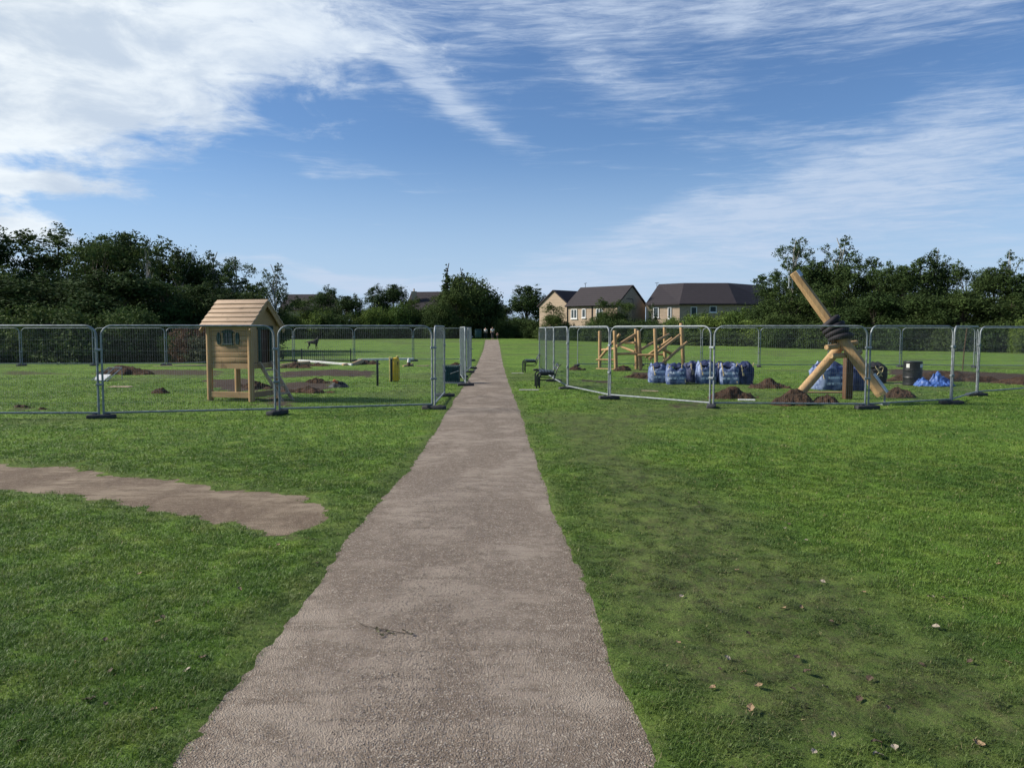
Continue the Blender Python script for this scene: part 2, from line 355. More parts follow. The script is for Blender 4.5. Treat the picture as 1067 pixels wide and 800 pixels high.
# path gravel
def gravel(name, c1, c2, c3, dust, bs):
    t = mat(name); v = t.node('ShaderNodeTexVoronoi'); t.l.new(t.pos, v.inputs[0]); v.inputs['Scale'].default_value = 120
    v2 = t.node('ShaderNodeTexVoronoi'); t.l.new(t.pos, v2.inputs[0]); v2.inputs['Scale'].default_value = 210
    s = t.node('ShaderNodeSeparateColor'); t.l.new(v.outputs['Color'], s.inputs[0])
    big = t.noise(t.map(t.pos, sc=(1, .6, 1)), 1.3, 6, .65, .4); mid = t.noise(t.pos, 14, 5, .7); w = t.noise(t.map(t.pos, sc=(.7, 2.2, 1)), 2.6, 5, .7)
    c = t.mix(s.outputs[0], c1, c2); c = t.mix(t.ss(s.outputs[1], .78, .95), c, c3)
    c = t.mix(t.ss(mid, .3, .7, .0, .55), c, tuple(x*.55 for x in c1))
    c = t.mix(t.m('MULTIPLY', t.ss(big, .42, .62, 0, .8), t.ss(w, .36, .58)), c, dust)
    h = t.m('ADD', t.m('MULTIPLY', v.outputs[0], 1.0), t.m('ADD', t.m('MULTIPLY', v2.outputs[0], .4), t.m('MULTIPLY', mid, .8)))
    return fin(t, c, .93, 0, h, bs, .009, .15)
M['path'] = gravel('gravel_path_surface', (.160, .124, .094), (.258, .204, .155), (.41, .36, .29), (.325, .270, .212), .75)
M['dirt'] = gravel('trodden_dirt', (.155, .112, .075), (.24, .178, .125), (.33, .27, .20), (.34, .27, .19), 1.0)
t = mat('pebble'); M['pebble'] = fin(t, t.mix(t.attr('pv'), (.12, .098, .082), (.36, .31, .27)), .85)
DL = []
for cn, c1, c2 in (('pale grey', (.20, .165, .12), (.34, .29, .22)), ('tan', (.20, .13, .07), (.30, .21, .12)), ('dark brown', (.05, .034, .022), (.11, .075, .045))):
    t = mat('dry_leaf_'+cn.replace(' ', '_')); DL.append((cn, fin(t, t.mix(t.noise(t.obj, 3, 3, .6), c1, c2), .7)))
t = mat('dry_leaf'); n = t.noise(t.obj, 30, 3, .6); M['dryleaf'] = fin(t, t.mix(t.rand, t.mix(n, (.22, .15, .09), (.36, .27, .18)), t.mix(n, (.13, .085, .05), (.30, .29, .24))), .7)

# ------------------------------------------------------------------ mesh helpers
def tag(o, label=None, cat=None, group=None, kind=None):
    if label: o['label'] = label
    if cat: o['category'] = cat
    if group: o['group'] = group
    if kind: o['kind'] = kind
    return o
def empty(name, loc, rz=0, label=None, cat=None, group=None):
    o = bpy.data.objects.new(name, None); COL.objects.link(o); o.location = loc; o.rotation_euler = (0, 0, rz); o.empty_display_size = .2
    return tag(o, label, cat, group)
def dup(o, parent=None):
    c = o.copy(); COL.objects.link(c)
    if parent: c.parent = parent
    for ch in list(o.children): dup(ch, c)
    return c
class MB:
    def __init__(s): s.v = []; s.f = []
    def add(s, vs, fs):
        b = len(s.v); s.v += [Vector(p) for p in vs]; s.f += [tuple(i+b for i in f) for f in fs]; return s
    def box(s, c, size, rot=None, bev=0.0):
        x, y, z = (k/2 for k in size)
        if bev > 0:
            bm = bmesh.new(); bmesh.ops.create_cube(bm, size=1)
            for v in bm.verts: v.co = Vector((v.co.x*size[0], v.co.y*size[1], v.co.z*size[2]))
            bmesh.ops.bevel(bm, geom=list(bm.edges), offset=bev, segments=2, affect='EDGES', profile=.5)
            vs = [v.co.copy() for v in bm.verts]; bm.verts.index_update(); fs = [tuple(v.index for v in f.verts) for f in bm.faces]; bm.free()
        else:
            vs = [Vector((i*x, j*y, k*z)) for i in (-1, 1) for j in (-1, 1) for k in (-1, 1)]
            fs = [(0, 1, 3, 2), (4, 6, 7, 5), (0, 4, 5, 1), (2, 3, 7, 6), (0, 2, 6, 4), (1, 5, 7, 3)]
        m = (rot if rot is not None else Matrix.Identity(3))
        return s.add([m @ v + Vector(c) for v in vs], fs)
    def tube(s, pts, r, n=8, cap=True, wob=0.0, round_end=False):
        pts = [Vector(p) for p in pts]; rs = r if isinstance(r, (list, tuple)) else [r]*len(pts)
        base = len(s.v); up = None; L = len(pts)
        for i, p in enumerate(pts):
            d_ = (pts[min(i+1, L-1)]-pts[max(i-1, 0)]).normalized()
            if up is None: up = d_.orthogonal().normalized()
            up = (up-d_*up.dot(d_)); up = up.normalized() if up.length > 1e-6 else d_.orthogonal().normalized()
            b2 = d_.cross(up)
            for k in range(n):
                a = 2*math.pi*k/n; rr = rs[i]*(1+(rnd.random()-.5)*wob)
                s.v.append(p+up*math.cos(a)*rr+b2*math.sin(a)*rr)
        for i in range(L-1):
            for k in range(n):
                a, b = base+i*n+k, base+i*n+(k+1) % n
                s.f.append((a, b, b+n, a+n))
        if cap:
            s.f.append(tuple(base+k for k in reversed(range(n)))); s.f.append(tuple(base+(L-1)*n+k for k in range(n)))
        return s
    def log(s, a, b, r, n=12, wob=.05):
        a, b = Vector(a), Vector(b); d_ = b-a; l = d_.length; k = 7
        e = min(.02, l*.05)/l
        ts = [0, e]+[e+(1-2*e)*i/k for i in range(1, k)]+[1-e, 1]
        off = d_.orthogonal().normalized(); pts = []
        for t_ in ts: pts.append(a+d_*t_+off*math.sin(t_*3.1)*l*.004)
        rs = [r*.86]+[r*(1+(rnd.random()-.5)*.06) for _ in ts[1:-1]]+[r*.86]
        return s.tube(pts, rs, n)
    def build(s, name, m, parent=None, smooth=False, world=False):
        me = bpy.data.meshes.new(name); vs = s.v
        if world and parent is not None:
            mw = (Matrix.Translation(parent.location) @ parent.rotation_euler.to_matrix().to_4x4()).inverted(); vs = [mw @ v for v in vs]
        me.from_pydata([tuple(v) for v in vs], [], s.f); me.materials.append(m)
        bm = bmesh.new(); bm.from_mesh(me); bmesh.ops.recalc_face_normals(bm, faces=bm.faces); bm.to_mesh(me); bm.free()
        if smooth:
            me.polygons.foreach_set('use_smooth', [True]*len(me.polygons))
            me.set_sharp_from_angle(angle=R(45))
        o = bpy.data.objects.new(name, me); COL.objects.link(o)
        if parent is not None: o.parent = parent
        return o
def np_mesh(name, verts, faces, m, attrs=None, smooth=False, parent=None, nper=None):
    me = bpy.data.meshes.new(name); verts = np.asarray(verts, np.float32); n = len(verts)
    me.vertices.add(n); me.vertices.foreach_set('co', verts.ravel())
    if isinstance(faces, list):      # mixed list of arrays
        loops = np.concatenate([f.ravel() for f in faces]); sizes = np.concatenate([np.full(len(f), f.shape[1]) for f in faces])
    else: loops = faces.ravel(); sizes = np.full(len(faces), faces.shape[1])
    starts = np.concatenate([[0], np.cumsum(sizes)[:-1]])
    me.loops.add(len(loops)); me.loops.foreach_set('vertex_index', loops.astype(np.int32))
    me.polygons.add(len(sizes)); me.polygons.foreach_set('loop_start', starts.astype(np.int32))
    if smooth: me.polygons.foreach_set('use_smooth', np.ones(len(sizes), bool))
    for k, (typ, val) in (attrs or {}).items():
        a = me.attributes.new(k, typ, 'POINT')
        if typ == 'FLOAT': a.data.foreach_set('value', np.asarray(val, np.float32).ravel())
        else: a.data.foreach_set('color', np.asarray(val, np.float32).ravel())
    me.update(calc_edges=True); me.validate(); me.materials.append(m)
    o = bpy.data.objects.new(name, me); COL.objects.link(o)
    if parent is not None: o.parent = parent
    return o
def grid_faces(nx, ny):
    i, j = np.meshgrid(np.arange(nx-1), np.arange(ny-1)); a = (j*nx+i).ravel()
    return np.stack([a, a+1, a+nx+1, a+nx], 1)
ORD = ['first', 'second', 'third', 'fourth', 'fifth', 'sixth', 'seventh', 'eighth', 'ninth', 'tenth', 'eleventh', 'twelfth', 'thirteenth', 'fourteenth', 'fifteenth', 'sixteenth']

# ------------------------------------------------------------------ ground
def axis(lo, hi, d0, c0, g):
    out = [0.0]
    while out[-1] < hi: out.append(out[-1]+max(d0, (out[-1]-c0)*g+d0))
    neg = [0.0]
    while neg[-1] > lo: neg.append(neg[-1]-max(d0, (-neg[-1]-c0)*g+d0))
    return np.array(sorted(set(neg[1:]+out)))
xs = axis(-900, 900, .065, 3.2, .022)
ys = np.array(sorted(set(list(np.arange(-30, 2, 1.5))+list(2.0+np.cumsum(np.concatenate([[0], np.maximum(.065, .0)*np.ones(60)])))))); y = ys[-1]
ext = []
while y < 1500: y += max(.07, .012*y); ext.append(y)
ys = np.concatenate([ys, ext])
X, Y = np.meshgrid(xs, ys); x, y = X.ravel(), Y.ravel()
ip, dirt, worn, mud = masks(x, y)
z = gz(x, y)+micro(x, y, ip, dirt, mud, worn)
g = np_mesh('ground', np.stack([x, y, z], 1), grid_faces(len(xs), len(ys)), M['turf'], {'worn': ('FLOAT', worn), 'mud': ('FLOAT', mud)}, True)
tag(g, kind='structure')
# path sheet
py_ = np.concatenate([np.arange(-6, 2, .5), np.arange(2, 12, .12), np.arange(12, PEND, .8), [PEND]]); ncol = 13
l, r = edges(py_); l = l-.09; r = r+.09
u = np.linspace(0, 1, ncol); PX = l[:, None]*(1-u)+r[:, None]*u; PY = np.repeat(py_[:, None], ncol, 1)
camb = (1-(2*u-1)**2)*.012
PZ = gz(PX, PY)+.004+camb[None, :]+(vn(PX, PY, .7, 50, 2)-.5)*.012
tag(np_mesh('path', np.stack([PX.ravel(), PY.ravel(), PZ.ravel()], 1), grid_faces(ncol, len(py_)), M['path'], None, True), kind='structure')
dx = np.arange(-16, -.6, .12); dy = np.arange(6.0, 12, .12); DX, DY = np.meshgrid(dx, dy); sd_ = poly_sd(DIRT, DX, DY)
fc = grid_faces(len(dx), len(dy)); keep = (sd_.ravel()[fc].min(1) > -.35); DZ = .002+(vn(DX, DY, .5, 51, 3)-.5)*.012
fc = fc[keep]; uq, inv = np.unique(fc, return_inverse=True); vv = np.stack([DX.ravel(), DY.ravel(), DZ.ravel()], 1)[uq]
tag(np_mesh('dirt_path', vv, inv.reshape(fc.shape), M['dirt'], None, True), kind='structure')

# ------------------------------------------------------------------ grass blades (nobody could count them)
def blades(n, y0, y1, pw, hs, ws, seed, fade):
    r_ = np.random.default_rng(seed)
    uu = r_.random(n); k = 2-pw; y = (y0**k+(y1**k-y0**k)*uu)**(1/k)
    x = (r_.random(n)*2-1)*y*.70
    ip, dirt, worn, mud = masks(x, y)
    tuft = vn(x, y, .12, 61, 2); pat = vn(x, y, .9, 62, 3)
    p = sst(-ip, -.02, .10)*sst(-dirt, -.16, .22)*(1-.45*worn)*(1-sst(mud, .25, .55))*(.45+.9*sst(tuft, .3, .62))*sst(y, fade[1], fade[0])
    if len(fade) > 2: p = p*sst(y, fade[2], fade[3])
    p = p*(1-np.clip(worn*1.3, 0, 1)*sst(vn(x, y, .09, 63, 3), .44, .58)*.95)
    edge = (ip > -.03) & (ip < .07) & (r_.random(n) < .10)
    ok = (r_.random(n) < p) | edge
    x, y, ip, dirt, worn, mud, tuft, pat = (a[ok] for a in (x, y, ip, dirt, worn, mud, tuft, pat)); n = len(x)
    z = gz(x, y)+micro(x, y, ip, dirt, mud, worn)-.003
    hh = hs*(.45+.9*r_.random(n))*(.55+.75*tuft+.35*pat)*(1-.35*worn)
    ww = np.maximum(ws, y*.00062)*(.7+.6*r_.random(n)); a = r_.random(n)*6.283
    ln = (.25+1.1*r_.random(n)+.5*worn); cx, cy = np.cos(a), np.sin(a); bx, by = -cy, cx
    b = np.stack([x, y, z], 1); side = np.stack([bx*ww, by*ww, np.zeros(n)], 1)*.5
    mid = b+np.stack([cx*hh*ln*.35, cy*hh*ln*.35, hh*.62], 1); tip = b+np.stack([cx*hh*ln, cy*hh*ln, hh*(.98-.25*ln)], 1)
    V = np.stack([b-side, b+side, mid+side*.8, mid-side*.8, tip], 1).reshape(-1, 3)
    i = np.arange(n)*5; q = np.stack([i, i+1, i+2, i+3], 1); t3 = np.stack([i+3, i+2, i+4], 1)
    rv = np.clip(r_.random(n)*.75+.25*pat, 0, 1); rv = np.where(r_.random(n) < .022, 2.0, rv); col = np.stack([rv, worn, np.zeros(n), np.ones(n)], 1)
    return V, q, t3, np.repeat(col, 5, 0)
sets = [blades(950000, 2.6, 13.0, 1.5, .023, .0024, 1, (7, 13)), blades(520000, 6.0, 38.0, 1.3, .028, .0045, 2, (14, 38, 6, 12)), blades(46000, 2.6, 12.0, 1.6, .015, .0095, 3, (6, 12))]
V = np.concatenate([s[0] for s in sets]); offs = np.cumsum([0]+[len(s[0]) for s in sets])
tag(np_mesh('grass', V, [np.concatenate([s[1]+o_ for s, o_ in zip(sets, offs)]), np.concatenate([s[2]+o_ for s, o_ in zip(sets, offs)])], M['blade'],
    {'bl': ('FLOAT_COLOR', np.concatenate([s[3] for s in sets]))}), 'short mown green grass growing over the field', 'grass', kind='stuff')
# loose stones on the path
n = 60000; r_ = np.random.default_rng(5); yy = 2.7*(9/2.7)**r_.random(n); l, r = edges(yy); l = l+.03; r = r-.06; xx = l+(r-l)*r_.random(n)
szz = (.0016+.0034*r_.random(n)**2.5); oc = np.array([[1, 0, 0], [0, 1, 0], [-1, 0, 0], [0, -1, 0], [0, 0, .7], [0, 0, -.6]])
jit = 1+(r_.random((n, 6, 3))-.5)*.6; aa = r_.random(n)*6.28; ca, sa = np.cos(aa), np.sin(aa)
pt = oc[None]*jit*szz[:, None, None]; px_ = pt[..., 0]*ca[:, None]-pt[..., 1]*sa[:, None]; py2 = pt[..., 0]*sa[:, None]+pt[..., 1]*ca[:, None]
uu = (xx-l)/(r-l); zb = .004+(1-(2*uu-1)**2)*.012+(vn(xx, yy, .7, 50, 2)-.5)*.012
V = np.stack([px_+xx[:, None], py2+yy[:, None], pt[..., 2]+zb[:, None]+szz[:, None]*.25], -1).reshape(-1, 3)
tf = np.array([[0, 1, 4], [1, 2, 4], [2, 3, 4], [3, 0, 4], [1, 0, 5], [2, 1, 5], [3, 2, 5], [0, 3, 5]])
Fc = (tf[None]+np.arange(n)[:, None, None]*6).reshape(-1, 3)
tag(np_mesh('loose_gravel', V, Fc, M['pebble'], {'pv': ('FLOAT', np.repeat(r_.random(n), 6))}), 'loose grey brown gravel scattered over the path', 'gravel', kind='stuff')

# ------------------------------------------------------------------ mesh fence panels
PW = 3.2
def make_panel():
    root = empty('temporary_fence', (0, 0, 0)); fr = MB(); rr = .20; w = PW/2-.035; top = 1.765
    pts = [(-w, 0, .02), (-w, 0, .9), (-w, 0, top-rr)]
    for k in range(1, 7): a = math.pi-k*math.pi/12; pts.append((-w+rr+rr*math.cos(a), 0, top-rr+rr*math.sin(a)))
    for k in range(0, 7): a = math.pi/2-k*math.pi/12; pts.append((w-rr+rr*math.cos(a), 0, top-rr+rr*math.sin(a)))
    pts += [(w, 0, .9), (w, 0, .02)]
    fr.tube(pts, .020, 8); fr.tube([(-w, 0, .11), (w, 0, .11)], .019, 8)
    fr.build('frame', M['steel'], root, True)
    wm = MB(); k = int(2*w/.042)
    for i in range(1, k):
        X_ = -w+2*w*i/k; e = min(w-abs(X_), rr); zt = top-rr+math.sqrt(max(0, rr*rr-(rr-e)**2))
        wm.tube([(X_, .012, .11), (X_, .012, zt)], .0010, 3, False)
    for z_ in (.30, .52, .76, 1.02, 1.28, 1.50): wm.tube([(-w, .016, z_), (w, .016, z_)], .0015, 3, False)
    wm.build('wire_mesh', M['wire'], root)
    for z_ in (.65, 1.31):
        MB().box((w+.035, 0, z_), (.13, .06, .045), bev=.008).build('clip', M['steel'], root)
    return root
panel = make_panel(); used = [False]
def chain(pts, where, grp, sag=0):
    n = len(pts)-1
    for i in range(n):
        a, b = pts[i], pts[i+1]; o = panel if not used[0] else dup(panel); used[0] = True
        v = b-a; o.location = (a+b)/2; o.rotation_euler = (rnd.uniform(-.008, .008), 0, math.atan2(v.y, v.x)); o.scale.x = v.length/PW*.995
        o.location.z = (a.z+b.z)/2 + .01
        tag(o, 'grey mesh fence, %s %s' % (ORD[i], where), 'fence', grp)
L1 = [gx(-272, 15.2), gx(-84, 15.1), gx(103.5, 15.1), gx(288, 15.9), gx(452, 16.9)]
L2 = [gx(452.5, 17.0), gx(463, 20.1)]
L3 = [gx(485.2, 24.0), gx(480, 28.2), gx(487.5, 31.3), gx(491, 34.5)]
R1 = [gx(562, 32.8), gx(569, 29.4), gx(577, 25.9), gx(591.5, 22.4), gx(635, 19.4), gx(742, 17.2), gx(905, 16.95), gx(993, 18.1), gx(1019, 20.3), gx(1095, 22.3)]
BL = [gx(-54, 37.3), gx(22, 37.3), gx(98, 37.3), gx(173, 37.5), gx(242, 39.4), gx(306, 42.3), gx(369, 42.5), gx(430.5, 42.6), gx(492, 43)]
BR = [gx(601, 37), gx(666, 37), gx(731, 36.5), gx(791, 36), gx(864, 36), gx(938.5, 36), gx(1016, 35.5), gx(1090, 35)]
chain(L1, 'from left in the near row left of the path', 'near fence panels left of the path')
chain(L2, 'turning the corner beside the left path edge', 'fence panels returning along the path')
chain(L3, 'going away past the teal cage left of path', 'fence panels returning along the path')
chain(R1, 'from the far end of the near row on the right', 'near fence panels right of the path')
chain(BL, 'from left in the far row left of the path', 'far fence panels left of the path')
chain(BR, 'from left in the far row right of the path', 'far fence panels right of the path')
def make_foot():
    m = MB(); m.box((0, 0, .045), (.50, .19, .09), bev=.025)
    m.box((-.12, 0, .095), (.07, .10, .02), bev=.004); m.box((.12, 0, .095), (.07, .10, .02), bev=.004)
    return m.build('rubber_block', M['foot'], None, True)
foot0 = make_foot(); fu = False
def feet(pts, ang, where):
    global fu
    for i, p in enumerate(pts):
        o = foot0 if not fu else foot0.copy()
        if fu: COL.objects.link(o)
        fu = True
        o.location = p; o.rotation_euler = (0, 0, ang[i % len(ang)])
        tag(o, 'black block, %s %s' % (ORD[i], where), 'rubber block', 'rubber blocks under the fences')
feet(L1[1:], [.2, .15, 1.2, -.25], 'from left under near fences left of the path')
feet(L2[1:], [-.1, .2], 'past the near left fence corner beside the path')
feet(L3, [.1, .3, -.2, .1], 'under the fences going away past the teal cage')
feet(R1[:9], [.1, .2, -.1, .2, .1, 1.3, .1, -.15, 0], 'from the far end under near fences on the right')
feet(BL[1:], [1.4, 1.5, .3, 1.2], 'from left under far fences left of the path')
feet(BR[:7], [1.3, .3, 1.5], 'from left under far fences right of the path')

# ------------------------------------------------------------------ playhouse on stilts
C0 = Vector((-6.1, 18.6, 0)); AX = math.atan2(-.3, .954)
ph = empty('playhouse', C0, AX, 'wooden playhouse on stilts with plank roof and green shutters', 'playhouse')
LW, LD = 1.15, 1.05
for (X_, Y_) in ((0, 0), (-LW, 0), (0, LD), (-LW, LD)):
    p = MB().tube([(X_, Y_, -.03), (X_, Y_, .06), (X_, Y_, 1.0), (X_, Y_, 1.78)], [.066, .072, .07, .068], 14).build('post', M['log'], ph, True)
def planks(n, x0, x1, z0, z1, yc, th, m, name, flip=False):
    mb = MB(); h = (z1-z0)/n
    for i in range(n):
        c = ((x0+x1)/2, yc, z0+h*(i+.5)); s_ = (x1-x0, th, h-.006)
        if flip: c = (c[1], c[0], c[2]); s_ = (s_[1], s_[0], s_[2])
        mb.box(c, s_, bev=.004)
    return mb.build(name, m, ph, True)
planks(7, -LW+.05, -.05, .93, 1.80, 0.0, .035, M['plank'], 'side_wall')
planks(7, -LW+.05, -.05, .93, 1.80, LD, .035, M['plank'], 'back_wall')
planks(7, .05, LD-.05, .93, 1.80, -LW, .035, M['plank'], 'end_wall', True)
# door wall: two jambs, gable
mb = MB(); mb.box((0, .16, 1.365), (.035, .22, .87)); mb.box((0, LD-.17, 1.365), (.035, .24, .87)); mb.box((0, LD/2, 1.765), (.034, .46, .07)); mb.build('door_wall', M['plank'], ph)
for xg, nm in ((0, 'gable'), (-LW, 'gable')):
    yy_ = [(-.02, 1.803), (LD+.02, 1.803), (LD/2, 2.34)]
    vs = [(xg-.017, a, b) for a, b in yy_]+[(xg+.017, a, b) for a, b in yy_]
    MB().add(vs, [(0, 1, 2), (3, 5, 4), (0, 3, 4, 1), (1, 4, 5, 2), (2, 5, 3, 0)]).build(nm, M['plank'], ph)
MB().box((-LW/2, LD/2, .895), (LW-.1, LD-.1, .04)).box((-LW/2, 0, .85), (LW-.12, .04, .13)).box((-LW/2, LD, .85), (LW-.12, .04, .13)).box((0, LD/2, .85), (.04, LD-.12, .13)).build('floor', M['plank'], ph)
df = MB(); df.box((.03, .31, 1.33), (.035, .10, .80), bev=.006); df.box((.03, .77, 1.33), (.035, .10, .80), bev=.006); df.box((.034, .54, 1.745), (.04, .62, .09), bev=.008)
door = df.build('door_frame', M['green'], ph, True)
MB().box((-.05, .54, 1.30), (.02, .36, .80)).build('door_shade', M['inside'], ph)  # dark sheet added as the shade seen in the open doorway
wf = MB(); wc, wz = -LW/2-.02, 1.50
wf.box((wc-.11, -.032, wz), (.03, .03, .26)); wf.box((wc+.11, -.032, wz), (.03, .03, .26)); wf.box((wc, -.034, wz-.145), (.30, .05, .04), bev=.008)
wf.box((wc, -.034, wz+.02), (.19, .015, .018)); wf.box((wc, -.034, wz), (.018, .017, .24))
hv = []
for k in range(9): a = math.pi*k/8; hv.append((wc+.17*math.cos(a), wz+.125+.075*math.sin(a)))
n_ = len(hv); wf.add([(a, -.055, b) for a, b in hv]+[(a, -.018, b) for a, b in hv], [tuple(range(n_)), tuple(reversed(range(n_, 2*n_)))]+[(k, (k+1) % n_, n_+(k+1) % n_, n_+k) for k in range(n_)])
win = wf.build('window', M['green'], ph)
MB().box((wc, -.0225, wz), (.20, .006, .25)).build('pane', M['glass'], win)
for sgn in (-1, 1):
    sh = MB(); cx = wc+sgn*.26; ov = [(cx+.052*math.copysign(abs(math.cos(a))**.7, math.cos(a)), wz-.01+.145*math.sin(a)) for a in [2*math.pi*k/20 for k in range(20)]]
    sh.add([(a, -.04, b) for a, b in ov]+[(a, -.018, b) for a, b in ov], [tuple(range(20)), tuple(reversed(range(20, 40)))]+[(k, (k+1) % 20, 20+(k+1) % 20, 20+k) for k in range(20)])
    sh.build('shutter', M['green'], ph)
for side in (-1, 1):
    nb = 6; e = Vector((0, LD/2+side*(LD/2+.17), 1.745)); rg = Vector((0, LD/2, 2.385)); d_ = rg-e; ln = d_.length; ang = math.atan2(d_.z, abs(d_.y))
    mb = MB()
    for k in range(nb):
        c = e+d_*((k+.5)/nb); rot = Matrix.Rotation(-side*(ang-.17), 3, 'X')
        mb.box((-LW/2+.0, c.y, c.z+.03), (LW+.28+rnd.uniform(-.02, .02), ln/nb*1.12, .030), rot, bev=.003)
    mb.build('roof_boards', M['roofplank'], ph, True)
for xg in (.11, -LW-.11):
    for side in (-1, 1):
        e = Vector((xg, LD/2+side*(LD/2+.16), 1.66)); rg = Vector((xg, LD/2, 2.335)); d_ = rg-e
        MB().box((e+rg)/2, (.03, d_.length, .10), Matrix.Rotation(-side*math.atan2(d_.z, abs(d_.y)), 3, 'X')).build('bargeboard', M['plank'], ph)
MB().box((-LW/2, -.02, .17), (LW+.02, .06, .14), bev=.006).box((-LW/2, .38, .16), (LW-.1, .36, .035)).build('lower_beam', M['plank'], ph)
MB().box((-.02, LD/2, .17), (.06, LD-.15, .13), bev=.006).build('lower_beam', M['plank'], ph)
la = empty('ladder_frame', (0, 0, 0)); bpy.data.objects.remove(la)
ldr = MB()
for yy_ in (.28, .72):
    a, b = Vector((.03, yy_, .93)), Vector((.64, yy_+.0, .0)); d_ = (b-a); rot = Matrix.Rotation(math.atan2(-d_.z, d_.x), 3, 'Y')
    ldr.box((a+b)/2, (d_.length, .045, .075), rot, bev=.004)
lo_ = ldr.build('ladder', M['roofplank'], ph, True)
for k in range(1, 5):
    t_ = k/5; MB().box((.03+.61*t_, .50, .93-.93*t_), (.09, .42, .045), bev=.004).build('rung', M['roofplank'], lo_)

# ------------------------------------------------------------------ log climbing frame
def P5(x, y): return 615+x/9.7, 330+y/9.7
c0 = gx(665, 34); cf = empty('climbing_frame', c0, 0, 'climbing frame of peeled upright and slanting logs beyond the right fence', 'climbing frame')
def lg(p0, p1, d0, d1, r, name='log'):
    MB().log(at(*P5(*p0), d0), at(*P5(*p1), d1), r).build(name, M['log'], cf, True, True)
def post(xt, yt, xb, Y, r=.075):
    a = at(*P5(xt, yt), Y); b = gx(P5(xb, 0)[0], Y); b.z = -.05
    MB().log(b, a, r).build('post', M['log'], cf, True, True)
post(97, 143, 97, 35.4); post(248, 140, 262, 33.2, .08); post(462, 122, 470, 33.9, .075); post(490, 140, 512, 33.2, .075)
post(655, 120, 672, 32.6, .075); post(752, 85, 757, 36.5, .08); post(920, 65, 945, 34.5, .085)
for s_ in [((60, 434), (245, 436), 34.6, 34.2, .045), ((60, 528), (250, 535), 34.4, 33.9, .045), ((120, 335), (262, 320), 35.3, 33.3, .055), ((100, 415), (300, 175), 35.2, 33.8, .06),
           ((265, 300), (455, 180), 33.1, 33.9, .065), ((350, 264), (480, 264), 34, 33.6, .05), ((310, 300), (450, 355), 34.2, 33.6, .05), ((250, 377), (480, 372), 33.2, 33.1, .055),
           ((480, 390), (660, 386), 32.9, 32.8, .055), ((512, 330), (797, 178), 33.2, 36.4, .06), ((558, 410), (830, 215), 34.6, 34.6, .06), ((595, 430), (905, 185), 33, 34.4, .06),
           ((715, 485), (980, 258), 33.4, 34.2, .065), ((680, 305), (820, 375), 33.6, 34.2, .065), ((645, 383), (745, 383), 36.4, 36.6, .05)]: lg(*s_)
net = MB()
for k in range(8): x_ = 525+k*17; net.tube([at(*P5(x_, 395), 34.6), at(*P5(x_+4, 515), 34.6)], .008, 4)
for k in range(4): net.tube([at(*P5(520, 415+k*32), 34.6), at(*P5(655, 413+k*32), 34.6)], .008, 4)
net.build('climbing_net', M['black'], cf, False, True)

# ------------------------------------------------------------------ leaning log play structure with tyres
b0 = gx(880, 18.4); ts = empty('leaning_log_structure', b0, 0, 'thick leaning timber beam with stacked tyres propped on log legs', 'play structure')
A, B = at(919, 411, 18.0), at(827, 284, 18.7)
u_ = (B-A).normalized()
def prism(a, b, r, n=8, rot0=.2):
    d_ = (b-a).normalized(); up = (Vector((0, -1, 0))-d_*d_.dot(Vector((0, -1, 0)))).normalized(); s2 = d_.cross(up); m = MB(); vs = []
    L = (b-a).length; sect = []
    for k in range(n):
        an = rot0+2*math.pi*k/n; q = r*(1.0 if k % 2 == 0 else .93); sect.append(up*math.cos(an)*q+s2*math.sin(an)*q)
    st = [(0, .9), (.02, 1)]+[(i/8, 1+.012*(-1)**i) for i in range(1, 8)]+[(1-.02/L, 1), (1, .9)]
    for t_, k_ in st: vs += [a+(b-a)*t_+s*k_*(1.10-.25*t_) for s in sect]
    fs = []
    for i in range(len(st)-1):
        for k in range(n): fs.append((i*n+k, i*n+(k+1) % n, (i+1)*n+(k+1) % n, (i+1)*n+k))
    fs += [tuple(reversed(range(n))), tuple((len(st)-1)*n+k for k in range(n))]
    return m.add(vs, fs)
beam = prism(A, B, .137, 8).build('beam', M['log'], ts, False, True)
# object-space grain follows the beam closely enough because it is steep; plates at both ends
front = (Vector((0.55, -.8, .35))-u_*u_.dot(Vector((.55, -.8, .35)))).normalized()
def plate(c, l_, w_, nm, m=M['steel'], th=.012, off=.146):
    s2 = u_.cross(front); mm = Matrix((u_, s2, front)).transposed()
    return MB().box(c+front*off, (l_, w_, th), mm).build(nm, m, ts, False, True)
pt_ = plate(A+u_*.24, .50, .10, 'end_plate', M['plate'])
hb = MB()
for k in range(4):
    c = A+u_*(.07+.12*k)+front*.156; hb.tube([c, c+front*.008], .014, 8)
hb.build('bolt_heads', M['black'], pt_, False, True).matrix_parent_inverse = Matrix()
pt_.children[0].location = (0, 0, 0)
plate(B-u_*.09, .17, .13, 'tip_plate', M['plate'], .012, .118)
sh_ = MB(); q = A+Vector((.0, 0, 0)); sh_.tube([A+u_*-.03+Vector((.03, -.03, .02)), Vector((A.x+.05, A.y-.03, .0))], .022, 8); sh_.box((A.x+.05, A.y-.03, .02), (.16, .16, .03)); sh_.build('steel_shoe', M['steel'], ts, False, True)
hk = MB(); q = at(824.5, 292, 18.7)
hk.box(q+Vector((-.05, 0, -.02)), (.015, .05, .26)); hk.box(q+Vector((.03, 0, -.04)), (.015, .05, .24)); hk.box(q+Vector((-.01, 0, -.17)), (.13, .07, .03)); hk.tube([q+Vector((-.05, 0, .1)), at(829, 286, 18.7)], .012, 6); hk.tube([q+Vector((.03, 0, .07)), at(831, 289, 18.7)], .012, 6)
hk.build('swivel_bracket', M['steel'], ts, True, True)
